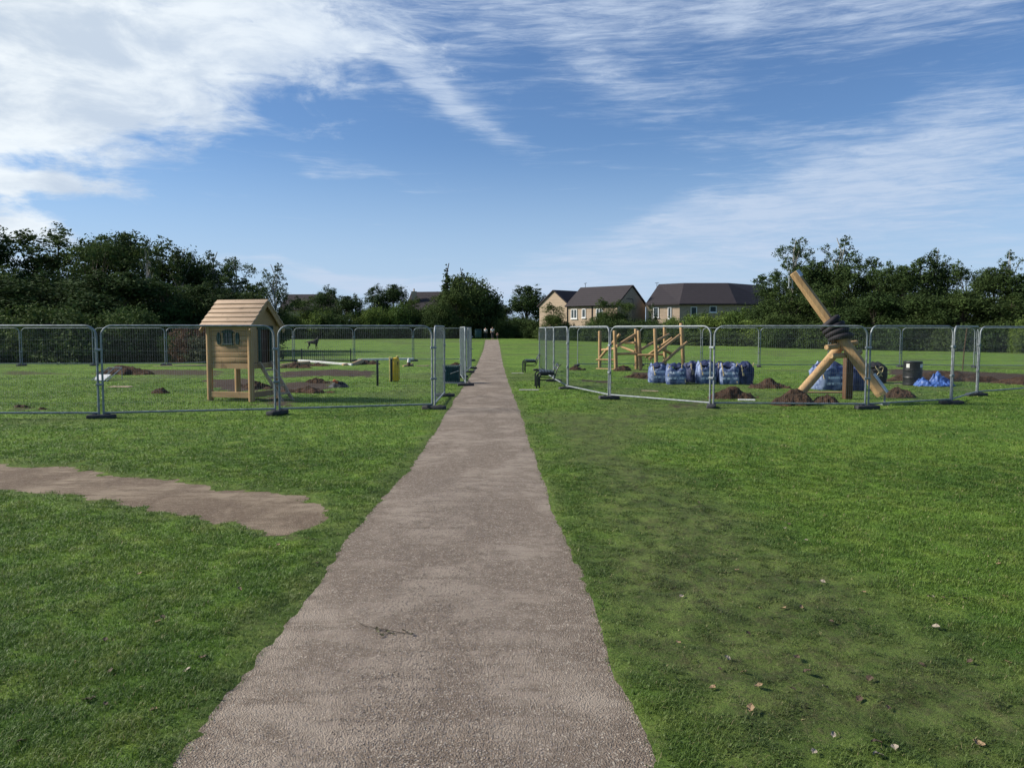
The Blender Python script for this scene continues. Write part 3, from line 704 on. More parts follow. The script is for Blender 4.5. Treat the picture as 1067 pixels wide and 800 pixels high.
# tyres threaded on the beam
ty0 = at(861.5, 336, 18.45); ty1 = at(877, 354, 18.3)
for k in range(4):
    c = A.lerp(B, .580-.040*k); n_ = (u_+Vector((.10*(k-1.5)+.25, 0, .10*(k-1.5)-.1))).normalized(); up = n_.orthogonal().normalized(); s2 = n_.cross(up); m = MB(); R0, r0 = .168+.008*k, .092; NU, NV = 36, 12
    vs = []; fs = []
    for i in range(NU):
        a = 2*math.pi*i/NU; rd = up*math.cos(a)+s2*math.sin(a)
        for j in range(NV):
            b_ = 2*math.pi*j/NV; rv = r0*(1+(.05 if (i % 2) and abs(math.cos(b_)) > .6 else 0)); vs.append(c+rd*(R0+rv*math.cos(b_))+n_*rv*.82*math.sin(b_))
            fs.append((i*NV+j, i*NV+(j+1) % NV, ((i+1) % NU)*NV+(j+1) % NV, ((i+1) % NU)*NV+j))
    m.add(vs, fs).build('tyre', M['tyre'], ts, True, True)
MB().log(at(826, 414, 18.2)+Vector((0, 0, -.1)), at(884, 351, 18.55), .105, 14).build('leg', M['log'], ts, True, True)
mb = MB().box(tuple(gx(884, 19.4)+Vector((0, 0, .55))), (.20, .16, 1.2), Matrix.Rotation(.2, 3, 'Z'), bev=.02); mb.build('leg', M['darkwood'], ts, True, True)
for a, b, d0, d1 in (((861, 362), (885, 360), 18.0, 18.6), ((866, 371), (889, 370), 17.95, 18.6), ((878, 359), (893, 357), 18.8, 18.9), ((888, 369), (897, 367), 18.7, 18.9)):
    MB().log(at(*a, d0), at(*b, d1), .062, 12).build('peg', M['log'], ts, True, True)
q0, q1 = at(838, 408.5, 19.6), at(881, 409, 19.5)
o = MB().box((q0+q1)/2, ((q1-q0).length, .14, .035), bev=.004).build('plank', M['plank']); tag(o, 'low plank lying behind the slanting log leg near blue bag', 'plank')

# ------------------------------------------------------------------ bulk bags
def bag(px0, px1, ytop, ybot, rz, m, label, grp, printed=True, lean=0, name='bulk_bag', strap=True):
    pc = gp((px0+px1)/2, ybot); d_ = pc.y; w = (px1-px0)/F*d_; h = (ybot-ytop)/F*d_
    pc.y += w/2
    root = empty(name, pc, rz, label, 'bag', grp); sd0 = int(px0*7)
    n = 15; vs = []; fs = []; rr_ = random.Random(sd0)
    ph1, ph2 = rr_.random()*6, rr_.random()*6
    rows = 12
    for j in range(rows+1):
        v = j/rows
        for i in range(40):
            a = 2*math.pi*i/40; ca, sa = math.cos(a), math.sin(a); p_ = 5
            k = 1/((abs(ca)**p_+abs(sa)**p_)**(1/p_)); bul = .46+.055*math.sin(v*math.pi)**.7*(1+.4*math.sin(3*a+ph1))-(.06 if v > .85 else 0)*(v-.85)/.15*3*(.6+.5*math.sin(4*a+ph2))
            fold = .014*math.sin(9*a+ph2+v*6)+.012*math.sin(17*a+ph1-v*9)
            zt = v*h*.86*(1+(.10*math.sin(2*a+ph1)+.08*math.sin(5*a+ph2))*v)
            vs.append(((ca*k*(bul+fold)+lean*v)*w, sa*k*(bul+fold)*w, zt))
    for j in range(rows):
        for i in range(40): fs.append((j*40+i, j*40+(i+1) % 40, (j+1)*40+(i+1) % 40, (j+1)*40+i))
    mb = MB().add(vs, fs)
    o = mb.build('sack', m, root, True)
    # gathered top flaps
    tp = MB(); vs = []; fs = []
    for j in range(6):
        v = j/5
        for i in range(40):
            a = 2*math.pi*i/40; ca, sa = math.cos(a), math.sin(a); k = 1/((abs(ca)**4+abs(sa)**4)**.25); q = .42*(1-v*.72)+.02*math.sin(7*a+ph1)
            vs.append(((ca*k*q+lean)*w, sa*k*q*w, h*(.84+.16*math.sin(v*1.6)+.05*math.sin(5*a+ph2+v*2)*(1-v)+.05*math.sin(3*a+ph1)*v)))
    for j in range(5):
        for i in range(40): fs.append((j*40+i, j*40+(i+1) % 40, (j+1)*40+(i+1) % 40, (j+1)*40+i))
    fs.append(tuple(5*40+i for i in range(40)))
    tp.add(vs, fs).build('gathered_top', M['bagd'] if m is not M['bagk'] else M['bagk'], root, True)
    if strap:
        for sx in (-.33, .36):
            pts = []
            for k in range(13):
                t_ = k/12; pts.append(((sx+lean)*w+.10*w*math.sin(t_*3.14+ph1)-.0, -.50*w+.12*w*math.sin(t_*math.pi), h*(.42+.55*math.sin(t_*math.pi)*(.8+.25*math.sin(ph2)))if sx < 0 else h*(.12+.86*t_)))
            st_ = MB()
            for a_, b_ in zip(pts[:-1], pts[1:]):
                a_, b_ = Vector(a_), Vector(b_); dd = b_-a_
                if dd.length > 1e-4: st_.tube([a_, b_], .016, 5)
            st_.build('strap', M['strap'], root, True)
    return root
G1 = 'blue bulk bags standing in a row'
bag(678, 697, 378.5, 399.5, .15, M['bag'], 'blue printed bulk bag at the left end of the row below the climbing frame', G1)
bag(696, 716, 379, 401, -.1, M['bag'], 'brightest blue bulk bag with white print, second in the row of bags', G1)
bag(714, 730, 377, 399.5, .5, M['bagd'], 'dark blue unprinted bag wedged between second and third printed bags', G1, lean=.05)
bag(728, 747, 376, 401, .1, M['bag'], 'blue printed bulk bag just behind the joined fence posts', G1)
bag(745, 757, 377.5, 399, .5, M['bagd'], 'narrow dark bag right of the fence posts in the row', G1, lean=-.03)
bag(752, 772, 378, 401.5, -.12, M['bag'], 'blue bulk bag with looped tan strap, last printed one of the row', G1)
bag(769, 785, 377.5, 401.5, .25, M['bagd'], 'dark blue bag closing the right end of the bag row', G1, lean=.03)
bag(852, 882, 377, 407.5, .2, M['bag'], 'large blue printed bulk bag under the leaning log structure', 'bags under the leaning beam')
bag(884, 902, 382, 408, .3, M['bagd'], 'dark blue bulk bag between the dark leg and the beam', 'bags under the leaning beam', strap=False)
kb = bag(905, 925, 378, 400, .1, M['bagk'], 'black square bulk bag with tangled tan strap right of the beam', 'bags under the leaning beam', strap=False)
st_ = MB(); pp = []
for k in range(30):
    a = k*.62; pp.append((.10*math.sin(a*1.0)+.05*math.sin(a*.37)-.02, -.335, .36+.15*math.cos(a*.53)+.06*math.sin(a*1.3)))
st_.tube(pp, .014, 5); st_.build('strap', M['strap'], kb, True)
# black ribbed drum
p = gp(950.5, 401.5); dr = empty('drum', p, 0, 'black ribbed plastic drum with pale labels beside the blue tarpaulin', 'drum')
prof = []; hh_ = .74; rr_ = .27
for k in range(25):
    v = k/24; rb = .0
    for c in (.33, .64, .97, .03): rb += .014*math.exp(-((v-c)/.022)**2)
    prof.append((rr_*(1-.02*(2*v-1)**2)+rb, v*hh_))
m = MB(); vs = []; fs = []; n = 32
for r0, z0 in prof: vs += [(r0*math.cos(2*math.pi*i/n), r0*math.sin(2*math.pi*i/n), z0) for i in range(n)]
for j in range(24): fs += [(j*n+i, j*n+(i+1) % n, (j+1)*n+(i+1) % n, (j+1)*n+i) for i in range(n)]
fs += [tuple(reversed(range(n))), tuple(24*n+i for i in range(n))]
m.add(vs, fs).build('body', M['black'], dr, True)
for a0, a1, z0, z1 in ((-1.25, -.75, .56, .66), (-2.7, -2.35, .55, .67)):
    vs = []; 
    for k in range(6): a = a0+(a1-a0)*k/5; vs += [(.283*math.cos(a), .283*math.sin(a), z0), (.283*math.cos(a), .283*math.sin(a), z1), (.272*math.cos(a), .272*math.sin(a), z0), (.272*math.cos(a), .272*math.sin(a), z1)]
    fs = []
    for k in range(5): b = k*4; fs += [(b, b+4, b+5, b+1), (b+2, b+3, b+7, b+6), (b+1, b+5, b+7, b+3), (b, b+2, b+6, b+4)]
    MB().add(vs, fs).build('label_sticker', M['white'], dr)
# blue tarpaulin, crumpled
p = gp(981, 403.5); NX = 60; w_ = 1.12
gxn, gyn = np.meshgrid(np.linspace(-1, 1, NX), np.linspace(-1, 1, NX)); rad = np.sqrt(gxn**2+gyn**2)
fold = 1-np.abs(vn(gxn*1.2+gyn*.6+9, gyn*1.1+3-gxn*.4, .30, 71, 3)-.5)*3.2
hgt = .40*np.exp(-(((gxn-.12)/.28)**2+(gyn/.5)**2))+.23*np.exp(-(((gxn+.62)/.26)**2+(gyn/.5)**2))+.16*np.exp(-(((gxn-.6)/.3)**2+(gyn/.6)**2))
Z = (hgt*(.5+.45*fold)+.07*fold+.05*np.abs(vn(gxn, gyn*.6, .12, 77, 2)-.5)*2)*sst(1.08-rad, 0, .25)+.008
vx = gxn*w_/2*(1+.12*vn(gxn, gyn, .3, 72)); vy = gyn*.42*(1+.2*vn(gxn, gyn, .3, 73))
fc = grid_faces(NX, NX); fc = fc[(rad.ravel()[fc].max(1) < 1.02+.0)]; uq, inv = np.unique(fc, return_inverse=True)
o = np_mesh('tarpaulin', np.stack([vx.ravel(), vy.ravel(), Z.ravel()], 1)[uq], inv.reshape(fc.shape), M['tarp']); o.location = p+Vector((0, .4, 0)); tag(o, 'crumpled bright blue tarpaulin heaped on the grass right of the drum', 'tarpaulin')
sm = o.modifiers.new('thickness', 'SOLIDIFY'); sm.thickness = .004

# ------------------------------------------------------------------ soil mounds
def mound(px, py, wpx, htop, label, dep=.6, seed=0, grp='dug soil heaps on the grass'):
    p = gp(px, py); w = wpx/F*p.y; h = max(.06, (py-htop)/F*p.y); n = 46; dp = w*dep
    gx_, gy_ = np.meshgrid(np.linspace(-1, 1, n), np.linspace(-1, 1, n)); s0 = 100+seed*5
    wx, wy = gx_*w/2, gy_*dp/2; rad = np.sqrt(gx_**2+gy_**2)+(vn(wx+seed, wy, .25, s0, 3)-.5)*.55
    z = h*np.clip(1-rad, 0, 1)**.75*(.72+.45*vn(wx+seed*3, wy, w*.25, s0+1, 2))+(vn(wx, wy, .07, s0+2, 3)-.5)*min(.09, h*.55)*sst(1.05-rad, 0, .3)-.012
    fc = grid_faces(n, n); fc = fc[(rad.ravel()[fc].min(1) < 1.1)]; uq, inv = np.unique(fc, return_inverse=True)
    o = np_mesh('soil_mound', np.stack([wx.ravel(), wy.ravel(), z.ravel()], 1)[uq], inv.reshape(fc.shape), M['soil'], smooth=False)
    o.location = p+Vector((0, dp/2*.9, 0)); tag(o, label, 'soil mound', grp)
for k, a in enumerate([
    (768, 417, 56, 402, 'reddish brown soil heap in front of the row of blue bags'), (806, 406, 46, 394, 'low soil heap right of the last blue bag', .6),
    (832, 424, 50, 403, 'large dark soil heap burying the foot of the slanting log leg', .7), (866, 422, 34, 410, 'smaller soil heap touching the big heap below the log leg', .7),
    (942, 416, 36, 401, 'clumpy brown soil heap in front of the black drum', .7), (990, 398, 130, 386, 'long low bank of soil running right beyond the drum', .3),
    (1095, 401, 100, 389, 'soil bank leaving the frame on the right', .4), (122, 391, 66, 380, 'wide soil heap behind the metal rack on the left', .5),
    (164, 411, 22, 403, 'small pointed soil heap on open grass left of the playhouse', .8), (18, 427, 34, 421, 'flat dark soil heap behind the first near left panel', .6),
    (42, 428, 14, 423, 'tiny soil clod heap left of the joined near posts', .8), (316, 411, 62, 402, 'dark turf and soil spoil beside the foot of the ladder', .4),
    (328, 400, 30, 393, 'short strip of spoil behind the ladder', .4), (330, 382, 30, 377, 'reddish soil heap under the long white beam', .5),
    (306, 384, 40, 377, 'soil ridge along the pale curved log by the railing', .4), (378, 380, 34, 374, 'soil heap at the joint of the two white beams', .5),
    (650, 387, 20, 379, 'dark soil heap between the climbing frame posts', .7), (668, 394, 34, 388, 'low soil heap in front of the climbing frame', .5),
    (600, 386, 22, 381, 'dark soil patch heaped near the far right fence foot', .5), (262, 406, 40, 396, 'loose soil under the playhouse floor', .6),
    (475, 381, 16, 377, 'reddish soil heap behind the teal cage', .5)]):
    mound(*a[:5], dep=(a[5] if len(a) > 5 else .6), seed=k+1)

# ------------------------------------------------------------------ benches
def bench(px, py, label):
    p = gp(px, py); root = empty('bench', p, 0, label, 'bench', 'dark steel benches facing the path'); Lb = 1.25
    for yy_ in (0, Lb):
        f = MB()
        for ox in (0, .085):
            z_ = .46-ox*.35; f.tube([(ox, yy_, 0), (ox, yy_, z_-.09), (ox+.03, yy_, z_-.03), (ox+.09, yy_, z_), (.42, yy_, z_+.0), (.52, yy_, z_-.01)], .021, 8)
        f.tube([(.10, yy_, .27), (.44, yy_, .26), (.51, yy_, .30), (.54, yy_, .40), (.57, yy_, .52), (.63, yy_, .66), (.70, yy_, .70)], .016, 8)
        f.build('side_frame', M['blacksteel'], root, True)
    for k in range(5): MB().box((.13+k*.085, Lb/2, .487), (.06, Lb, .02), bev=.005).build('seat_slat', M['blacksteel'], root, True)
    for k in range(2): MB().box((.58+k*.045, Lb/2, .57+k*.10), (.02, Lb, .065), Matrix.Rotation(.4, 3, 'Y'), bev=.005).build('back_slat', M['blacksteel'], root, True)
bench(559, 405.5, 'dark steel bench nearest us on the right of the path'); bench(545, 388.5, 'smaller looking bench farther along the right side of the path')
for (a, b, c, lab) in ((533, 546, 389.6, 'pale concrete slab beside the farther bench'), (541, 562, 407.3, 'pale concrete edging slab beneath the nearer bench')):
    p0, p1 = gp(a, c), gp(b, c); m = MB().box((0, 0, 0), ((p1-p0).length, .22, .03), bev=.006).build('concrete_slab', M['stone']); m.location = (p0+p1)/2+Vector((0, .1, .018)); tag(m, lab, 'slab')

# ------------------------------------------------------------------ site bits on the left
p = gp(411.5, 398); yb = empty('yellow_post', p, .15, 'yellow square post with rounded top beside thin black post', 'post')
MB().box((.035, 0, .41), (.24, .20, .78), bev=.07).build('body', M['yellow'], yb, True)
MB().box((-.105, .02, .38), (.05, .18, .74), bev=.01).build('side_strip', M['black'], yb, True)
MB().box((-.155, .03, .385), (.045, .16, .75), bev=.012).build('edge_rail', M['yellowcap'], yb, True)
MB().box((-.13, .02, .785), (.12, .2, .04), bev=.012).box((.09, 0, .82), (.09, .12, .07), bev=.02).build('cap', M['yellowcap'], yb, True)
MB().box((.10, -.103, .62), (.03, .008, .10)).build('lock', M['black'], yb)
p = gp(393.5, 403); o = MB().box((0, 0, .38), (.06, .06, .82), bev=.006).box((0, 0, .795), (.075, .075, .015), bev=.003).build('black_post', M['blacksteel'], None, True); o.location = p; tag(o, 'thin black square post standing left of the yellow post', 'post')
def beamw(p0, p1, Y0, Y1, sec, m, name, label, cat, grp=None):
    a, b = at(*p0, Y0), at(*p1, Y1); d_ = b-a; q = d_.to_track_quat('X', 'Z').to_matrix()
    o = MB().box((0, 0, 0), (d_.length, sec[0], sec[1]), bev=min(sec)*.12).build(name, m); o.location = (a+b)/2; o.rotation_euler = q.to_euler(); tag(o, label, cat, grp); return o
w1 = beamw((311, 375.5), (367, 379.8), 39.5, 37.5, (.10, .10), M['white'], 'white_beam', 'long white beam sloping down in front of the low railing', 'beam')
w2 = beamw((373, 374.6), (431, 373.9), 40, 40, (.10, .10), M['white'], 'white_beam', 'level white beam behind the yellow post', 'beam')
for pp_, lab in ((312.5, 'far left'), (374, 'left')):
    pass
# pale logs
def loglie(p0, p1, Y0, Y1, r, label):
    a, b = at(*p0, Y0), at(*p1, Y1); c = (a+b)/2; c.z = 0; e = empty('timber_log', c, 0, label, 'log', 'pale logs lying on the site'); m = MB(); m.log(a, b, r); m.build('trunk_section', M['logx'], e, True, True)
def logs1(p0, p1, Y0, Y1, r, label):
    a, b = at(*p0, Y0), at(*p1, Y1); c = (a+b)/2; m = MB(); m.log(a-c, b-c, r); o = m.build('timber_log', M['logx'], None, True); o.location = c; tag(o, label, 'log', 'pale logs lying on the site')
logs1((291, 382), (305, 379.5), 37.5, 38, .10, 'pale peeled log emerging behind the playhouse ladder')
logs1((303, 379.5), (323, 378), 38, 38.6, .09, 'pale log continuing from the ladder towards the railing')
logs1((357, 381.5), (367, 380.5), 37.5, 37.8, .12, 'short pale log end under the right end of the sloping beam')
logs1((366, 381), (377, 376.5), 37.8, 39, .12, 'pale log rising right between the two white beams')
logs1((420, 382.3), (430, 380.4), 36.5, 37, .08, 'short pale log near the end of the level beam')
beamw((434, 381.7), (447, 381.5), 37, 37, (.16, .07), M['roofplank'], 'plank', 'pale yellow plank on grass left of the corner fence panel', 'plank')
beamw((160, 381.8), (217, 380.4), 37, 37.2, (.2, .06), M['roofplank'], 'plank', 'long pale plank along the far left fence behind the playhouse', 'plank')
beamw((115, 403.2), (136.5, 403.3), 23.4, 23.4, (.35, .04), M['roofplank'], 'board', 'short cream board lying on the left grass', 'board')
beamw((668, 407.3), (686, 408), 21.9, 21.8, (.14, .04), M['roofplank'], 'plank', 'cream plank offcut in front of the blue bags', 'plank')
beamw((651, 405.5), (661, 405.6), 22.7, 22.7, (.12, .04), M['roofplank'], 'plank', 'shorter plank offcut nearest the corner post right of the path', 'plank')
beamw((924, 400.5), (939, 400.5), 24.9, 24.9, (.2, .05), M['roofplank'], 'plank', 'pale plank poking out left of the black drum', 'plank')
beamw((958, 401.2), (964, 401.2), 24.7, 24.7, (.2, .05), M['roofplank'], 'plank', 'plank end between the drum and the tarpaulin', 'plank')
beamw((769, 417.3), (787, 417.6), 18.9, 18.8, (.13, .07), M['white'], 'white_block', 'white block lying in front of the reddish soil heap', 'block')
p = gp(426, 382); e = empty('fallen_cone', p, 0, 'white and brown stub post at the right end of level beam', 'post')
MB().tube([(0, 0, 0), (0, 0, .2)], .08, 12).build('stub', M['darkwood'], e, True); MB().tube([(0, 0, .2), (0, 0, .34), (0, 0, .4)], [.08, .06, .02], 12).build('white_cap', M['white'], e, True)
e.name = 'stub_post'
# tool bag
p = gp(353, 404); tb = empty('tool_bag', p, 0, 'dark tool bag with orange flap on the grass by the trench', 'bag')
n = 20; vs = []; fs = []
gx_, gy_ = np.meshgrid(np.linspace(-1, 1, n), np.linspace(-1, 1, n)); rd = np.sqrt(gx_**2+gy_**2)
z = .20*np.clip(1-rd, 0, 1)**.5*(.5+.9*vn(gx_+4, gy_, .5, 88, 2))
fc = grid_faces(n, n); np_mesh('sack', np.stack([(gx_*.30).ravel(), (gy_*.22).ravel(), z.ravel()+.005], 1), fc, M['black'], parent=tb)
MB().box((-.08, -.03, .19), (.16, .12, .07), Matrix.Rotation(.5, 3, 'Y'), bev=.02).build('flap', M['orange'], tb, True)
# metal rack
p = gp(112, 397.5); rk = empty('metal_rack', p, .0, 'tilted pale metal rack propped on soil behind joined near posts', 'rack')
def q_(px, py, Y): return at(px, py, Y)-p
m = MB()
for (a, b) in (((95.5, 396), (113, 383)), ((102.5, 397.5), (119.5, 383)), ((110.5, 397.5), (127, 383))): m.tube([q_(*a, 26), q_(*b, 27.2)], .017, 6)
m.build('rail', M['steel'], rk, True)
pa = [q_(101, 391, 26.5), q_(115.5, 391, 26.5), q_(108, 397.3, 26), q_(98.5, 396.5, 26)]
m = MB().add(pa+[v+Vector((0, 0, .03)) for v in pa], [(0, 1, 2, 3), (7, 6, 5, 4), (0, 4, 5, 1), (1, 5, 6, 2), (2, 6, 7, 3), (3, 7, 4, 0)]); m.build('panel_sheet', M['white'], rk)
m = MB(); m.tube([q_(113, 383, 27.2), q_(114, 392, 27.2)+Vector((0, 0, -.2))], .015, 6); m.tube([q_(127, 383, 27.2), q_(127, 392, 27.2)+Vector((0, 0, -.2))], .015, 6); m.tube([q_(113, 383, 27.2), q_(127, 383, 27.2)], .015, 6); m.build('support', M['steel'], rk, True)
# teal cage
p = gp(470, 400); tcg = empty('storage_cage', p, 0, 'teal slatted steel cage beside the path behind corner fence', 'cage')
m = MB(); w_ = .46; hh_ = .50
for k in range(7): m.box((-.22+k*.0725, -.02, .06+hh_/2), (.05, .012, hh_))
for k in range(5): m.box((-.25, .02+k*.11, .06+hh_/2), (.012, .07, hh_)); m.box((.25, .02+k*.11, .06+hh_/2), (.012, .07, hh_))
m.box((0, .25, .06+hh_/2), (.46, .4, hh_-.05)); m.build('slatted_sides', M['teal'], tcg)
MB().box((.10, -.035, .03), (.66, .05, .05), bev=.01).box((.10, .48, .03), (.66, .05, .05), bev=.01).build('base_rail', M['steel'], tcg, True)
MB().box((0, -.02, .58), (.54, .03, .03)).box((-.26, .22, .58), (.03, .5, .03)).box((.26, .22, .58), (.03, .5, .03)).tube([(-.02, -.045, .32), (.25, -.045, .42)], .012, 6).build('top_rail', M['steel'], tcg, True)
# low bow-free railing
def railing():
    a, b = gx(281, 41), gx(366, 41); L = (b-a).length; root = empty('low_railing', a, 0, 'low black upright bar railing behind the sloping white beam', 'railing')
    bars = int(L/.105); m = MB(); 
    for k in range(bars): x_ = k*.105; m.tube([(x_, 0, .05), (x_, 0, .72 if k % 2 else .66)], .009, 5)
    m.build('bars', M['blacksteel'], root); MB().box((L/2, .016, .60), (L, .01, .04)).box((L/2, .016, .10), (L, .01, .04)).build('rail', M['blacksteel'], root)
    for px in (314.5, 365.5): MB().box((gx(px, 41).x-a.x, 0, .36), (.05, .05, .74), bev=.005).build('post', M['blacksteel'], root, True)
    MB().tube([(gx(337, 41).x-a.x, -.3, .5), (gx(341, 41).x-a.x, -.6, .12)], .014, 5).build('brace', M['blacksteel'], root)
railing()
# leaning stake by the right fence
p = gx(1003.5, 33); o = MB().tube([(0, 0, 0), (.04, 0, .9), (.12, 0, 1.75)], .022, 6).build('stake', M['darkwood'], None, True); o.location = p; tag(o, 'thin dark stake leaning right between the two end fence posts', 'stake')

# ------------------------------------------------------------------ houses
def quadbox(m, o, ux, uy, x0, x1, y, z0, z1, th):
    P_ = [o+ux*a+uy*b for a, b in ((x0, y), (x1, y), (x1, y-th), (x0, y-th))]
    vs = [Vector((q.x, q.y, z)) for z in (z0, z1) for q in P_]
    m.add(vs, [(0, 1, 2, 3), (7, 6, 5, 4), (0, 4, 5, 1), (1, 5, 6, 2), (2, 6, 7, 3), (3, 7, 4, 0)])
def house_block(root, C, ang, L, Wd, ze, zr, ov=.3):
    """long side along u (L), gable side along v (Wd)"""
    g0 = float(gz(0, 110))-.3; u = Vector((-math.cos(ang), math.sin(ang), 0)); v = Vector((math.sin(ang), math.cos(ang), 0)); C = Vector((C[0], C[1], 0))
    c = [C, C+u*L, C+u*L+v*Wd, C+v*Wd]; m = MB(); vs = [Vector((q.x, q.y, g0)) for q in c]+[Vector((q.x, q.y, ze)) for q in c]
    r0, r1 = C+v*Wd/2, C+u*L+v*Wd/2; vs += [Vector((r0.x, r0.y, zr-.05)), Vector((r1.x, r1.y, zr-.05))]
    m.add(vs, [(0, 1, 5, 4), (1, 2, 6, 9, 5), (2, 3, 7, 6), (3, 0, 4, 8, 7), (0, 3, 2, 1)]); m.build('wall', M['brick'], root, False, True)
    s_ = (zr-ze)/(Wd/2); m = MB()
    for sg in (-1, 1):
        e = C+v*(Wd/2)+v*sg*(Wd/2+ov); ez = ze-ov*s_
        a0, a1 = e-u*ov*.6, e+u*(L+ov*.6); b0, b1 = r0-u*ov*.6, r1+u*ov*.6
        q = [Vector((a0.x, a0.y, ez+.02)), Vector((a1.x, a1.y, ez+.02)), Vector((b1.x, b1.y, zr+.02)), Vector((b0.x, b0.y, zr+.02))]
        nn = (v*sg*s_+Vector((0, 0, 1))).normalized()*.16; vs = q+[k_+nn for k_ in q]
        m.add(vs, [(0, 1, 2, 3), (7, 6, 5, 4), (0, 4, 5, 1), (1, 5, 6, 2), (2, 6, 7, 3), (3, 7, 4, 0)])
    rf = m.build('roof', M['roof'], root, False, True); gt = MB()
    e = C-v*(ov+.02); gt.tube([Vector((e.x, e.y, ze-ov*s_+.05))-u*.1, Vector((e.x, e.y, ze-ov*s_+.05))+u*(L+.1)], .07, 6); gt.build('gutter', M['black'], rf, False, True)
    return C, u, v
def window(root, o, u, n, s0, s1, z0, z1, mull=1):
    """o + u*s along the wall, n = outward"""
    m = MB(); a = .09
    def bx(x0, x1, za, zb, y0, y1):
        vs = [o+u*x+n*y_+Vector((0, 0, z_)) for z_ in (za, zb) for (x, y_) in ((x0, y0), (x1, y0), (x1, y1), (x0, y1))]
        m.add(vs, [(0, 1, 2, 3), (7, 6, 5, 4), (0, 4, 5, 1), (1, 5, 6, 2), (2, 6, 7, 3), (3, 7, 4, 0)])
    bx(s0, s1, z0, z0+a, .003, .08); bx(s0, s1, z1-a, z1, .003, .08); bx(s0, s0+a, z0+a, z1-a, .003, .08); bx(s1-a, s1, z0+a, z1-a, .003, .08)
    for k in range(mull): c = s0+(s1-s0)*(k+1)/(mull+1); bx(c-a/2, c+a/2, z0+a, z1-a, .003, .08)
    bx(s0-.06, s1+.06, z0-.1, z0-.002, .003, .14)
    w = m.build('window', M['upvc'], root, False, True); m = MB(); bx(s0+a, s1-a, z0+a, z1-a, .004, .03)
    g_ = m.build('pane', M['glass'], root, False, True); mw = g_.parent; g_.parent = w
h1 = empty('brick_house', (12, 108, .4), 0, 'buff brick house with dark roof and two gables, left of the long roofed one', 'house')
C, u, v = house_block(h1, (13.7, 104), R(45), 8.6, 6.2, 5.0, 7.45)
n_ = -v
window(h1, C, u, n_, 6.8, 7.9, 3.2, 4.5); window(h1, C, u, n_, 5.3, 5.95, 3.3, 4.5, 0); window(h1, C, u, n_, 6.8, 7.9, .95, 2.0); window(h1, C, u, n_, 2.4, 3.5, 3.2, 4.5)
m = MB(); e = C+u*8.56-v*.06; m.tube([Vector((e.x, e.y, .1)), Vector((e.x, e.y, 4.9))], .06, 6); e = C+u*4.2-v*.06; m.tube([Vector((e.x, e.y, .1)), Vector((e.x, e.y, 4.9))], .06, 6); m.build('drainpipe', M['black'], h1, False, True)
# left cross wing: gable faces the same way as the facade above
def wing(root, C, ang, Wd, L, ze, zr): return house_block(root, C, ang, L, Wd, ze, zr)
CA = C+u*8.62
ve = v; ue = u
# build wing with ridge along v: treat u' = -v direction
def block_uv(root, C, u, v, L, Wd, ze, zr, ov=.3):
    g0 = float(gz(0, 110))-.3; c = [C, C+u*L, C+u*L+v*Wd, C+v*Wd]; m = MB(); vs = [Vector((q.x, q.y, g0)) for q in c]+[Vector((q.x, q.y, ze)) for q in c]
    r0, r1 = C+v*Wd/2, C+u*L+v*Wd/2; vs += [Vector((r0.x, r0.y, zr-.05)), Vector((r1.x, r1.y, zr-.05))]
    m.add(vs, [(0, 1, 5, 4), (1, 2, 6, 9, 5), (2, 3, 7, 6), (3, 0, 4, 8, 7), (0, 3, 2, 1)]); m.build('wall', M['brick'], root, False, True)
    s_ = (zr-ze)/(Wd/2); m = MB()
    for sg in (-1, 1):
        e = C+v*(Wd/2)+v*sg*(Wd/2+ov); ez = ze-ov*s_; a0, a1 = e-u*ov*.6, e+u*(L+ov*.6); b0, b1 = r0-u*ov*.6, r1+u*ov*.6
        q = [Vector((a0.x, a0.y, ez+.02)), Vector((a1.x, a1.y, ez+.02)), Vector((b1.x, b1.y, zr+.02)), Vector((b0.x, b0.y, zr+.02))]
        nn = (v*sg*s_+Vector((0, 0, 1))).normalized()*.16; vs = q+[k_+nn for k_ in q]
        m.add(vs, [(0, 1, 2, 3), (7, 6, 5, 4), (0, 4, 5, 1), (1, 5, 6, 2), (2, 6, 7, 3), (3, 7, 4, 0)])
    return m.build('roof', M['roof'], root, False, True)
block_uv(h1, CA+v*.3, v, u, 8.0, 5.5, 5.1, 7.1)
MB().tube([at(610, 304, 113), at(610, 295, 113)], .035, 5).tube([at(608.6, 295.5, 113), at(611.6, 295, 113)], .03, 5).build('aerial', M['blacksteel'], h1, False, True)
# long bent house on the right
h2 = empty('terraced_house', (26, 104, .4), 0, 'long low buff brick house with faceted dark roof behind hedge', 'house')
ev = [gx(672.5, 105), gx(707.5, 102), gx(766, 102), gx(812, 107)]; rg = [gx(685.5, 110), gx(711.5, 107), gx(757, 107), gx(792, 113)]
bk = [2*b_-a_ for a_, b_ in zip(ev, rg)]; ZE, ZR = 5.0, 7.75; m = MB(); vs = []
for q in ev+bk: vs += [Vector((q.x, q.y, .1)), Vector((q.x, q.y, ZE))]
fs = []
for i in range(3): fs += [(2*i, 2*i+2, 2*i+3, 2*i+1), (8+2*i, 8+2*i+1, 8+2*i+3, 8+2*i+2)]
vs += [Vector((rg[0].x, rg[0].y, ZR-.1)), Vector((rg[3].x, rg[3].y, ZR-.1))]
fs += [(0, 1, 16, 9, 8), (6, 14, 15, 17, 7)]; m.add(vs, fs).build('wall', M['brick'], h2, False, True)
m = MB()
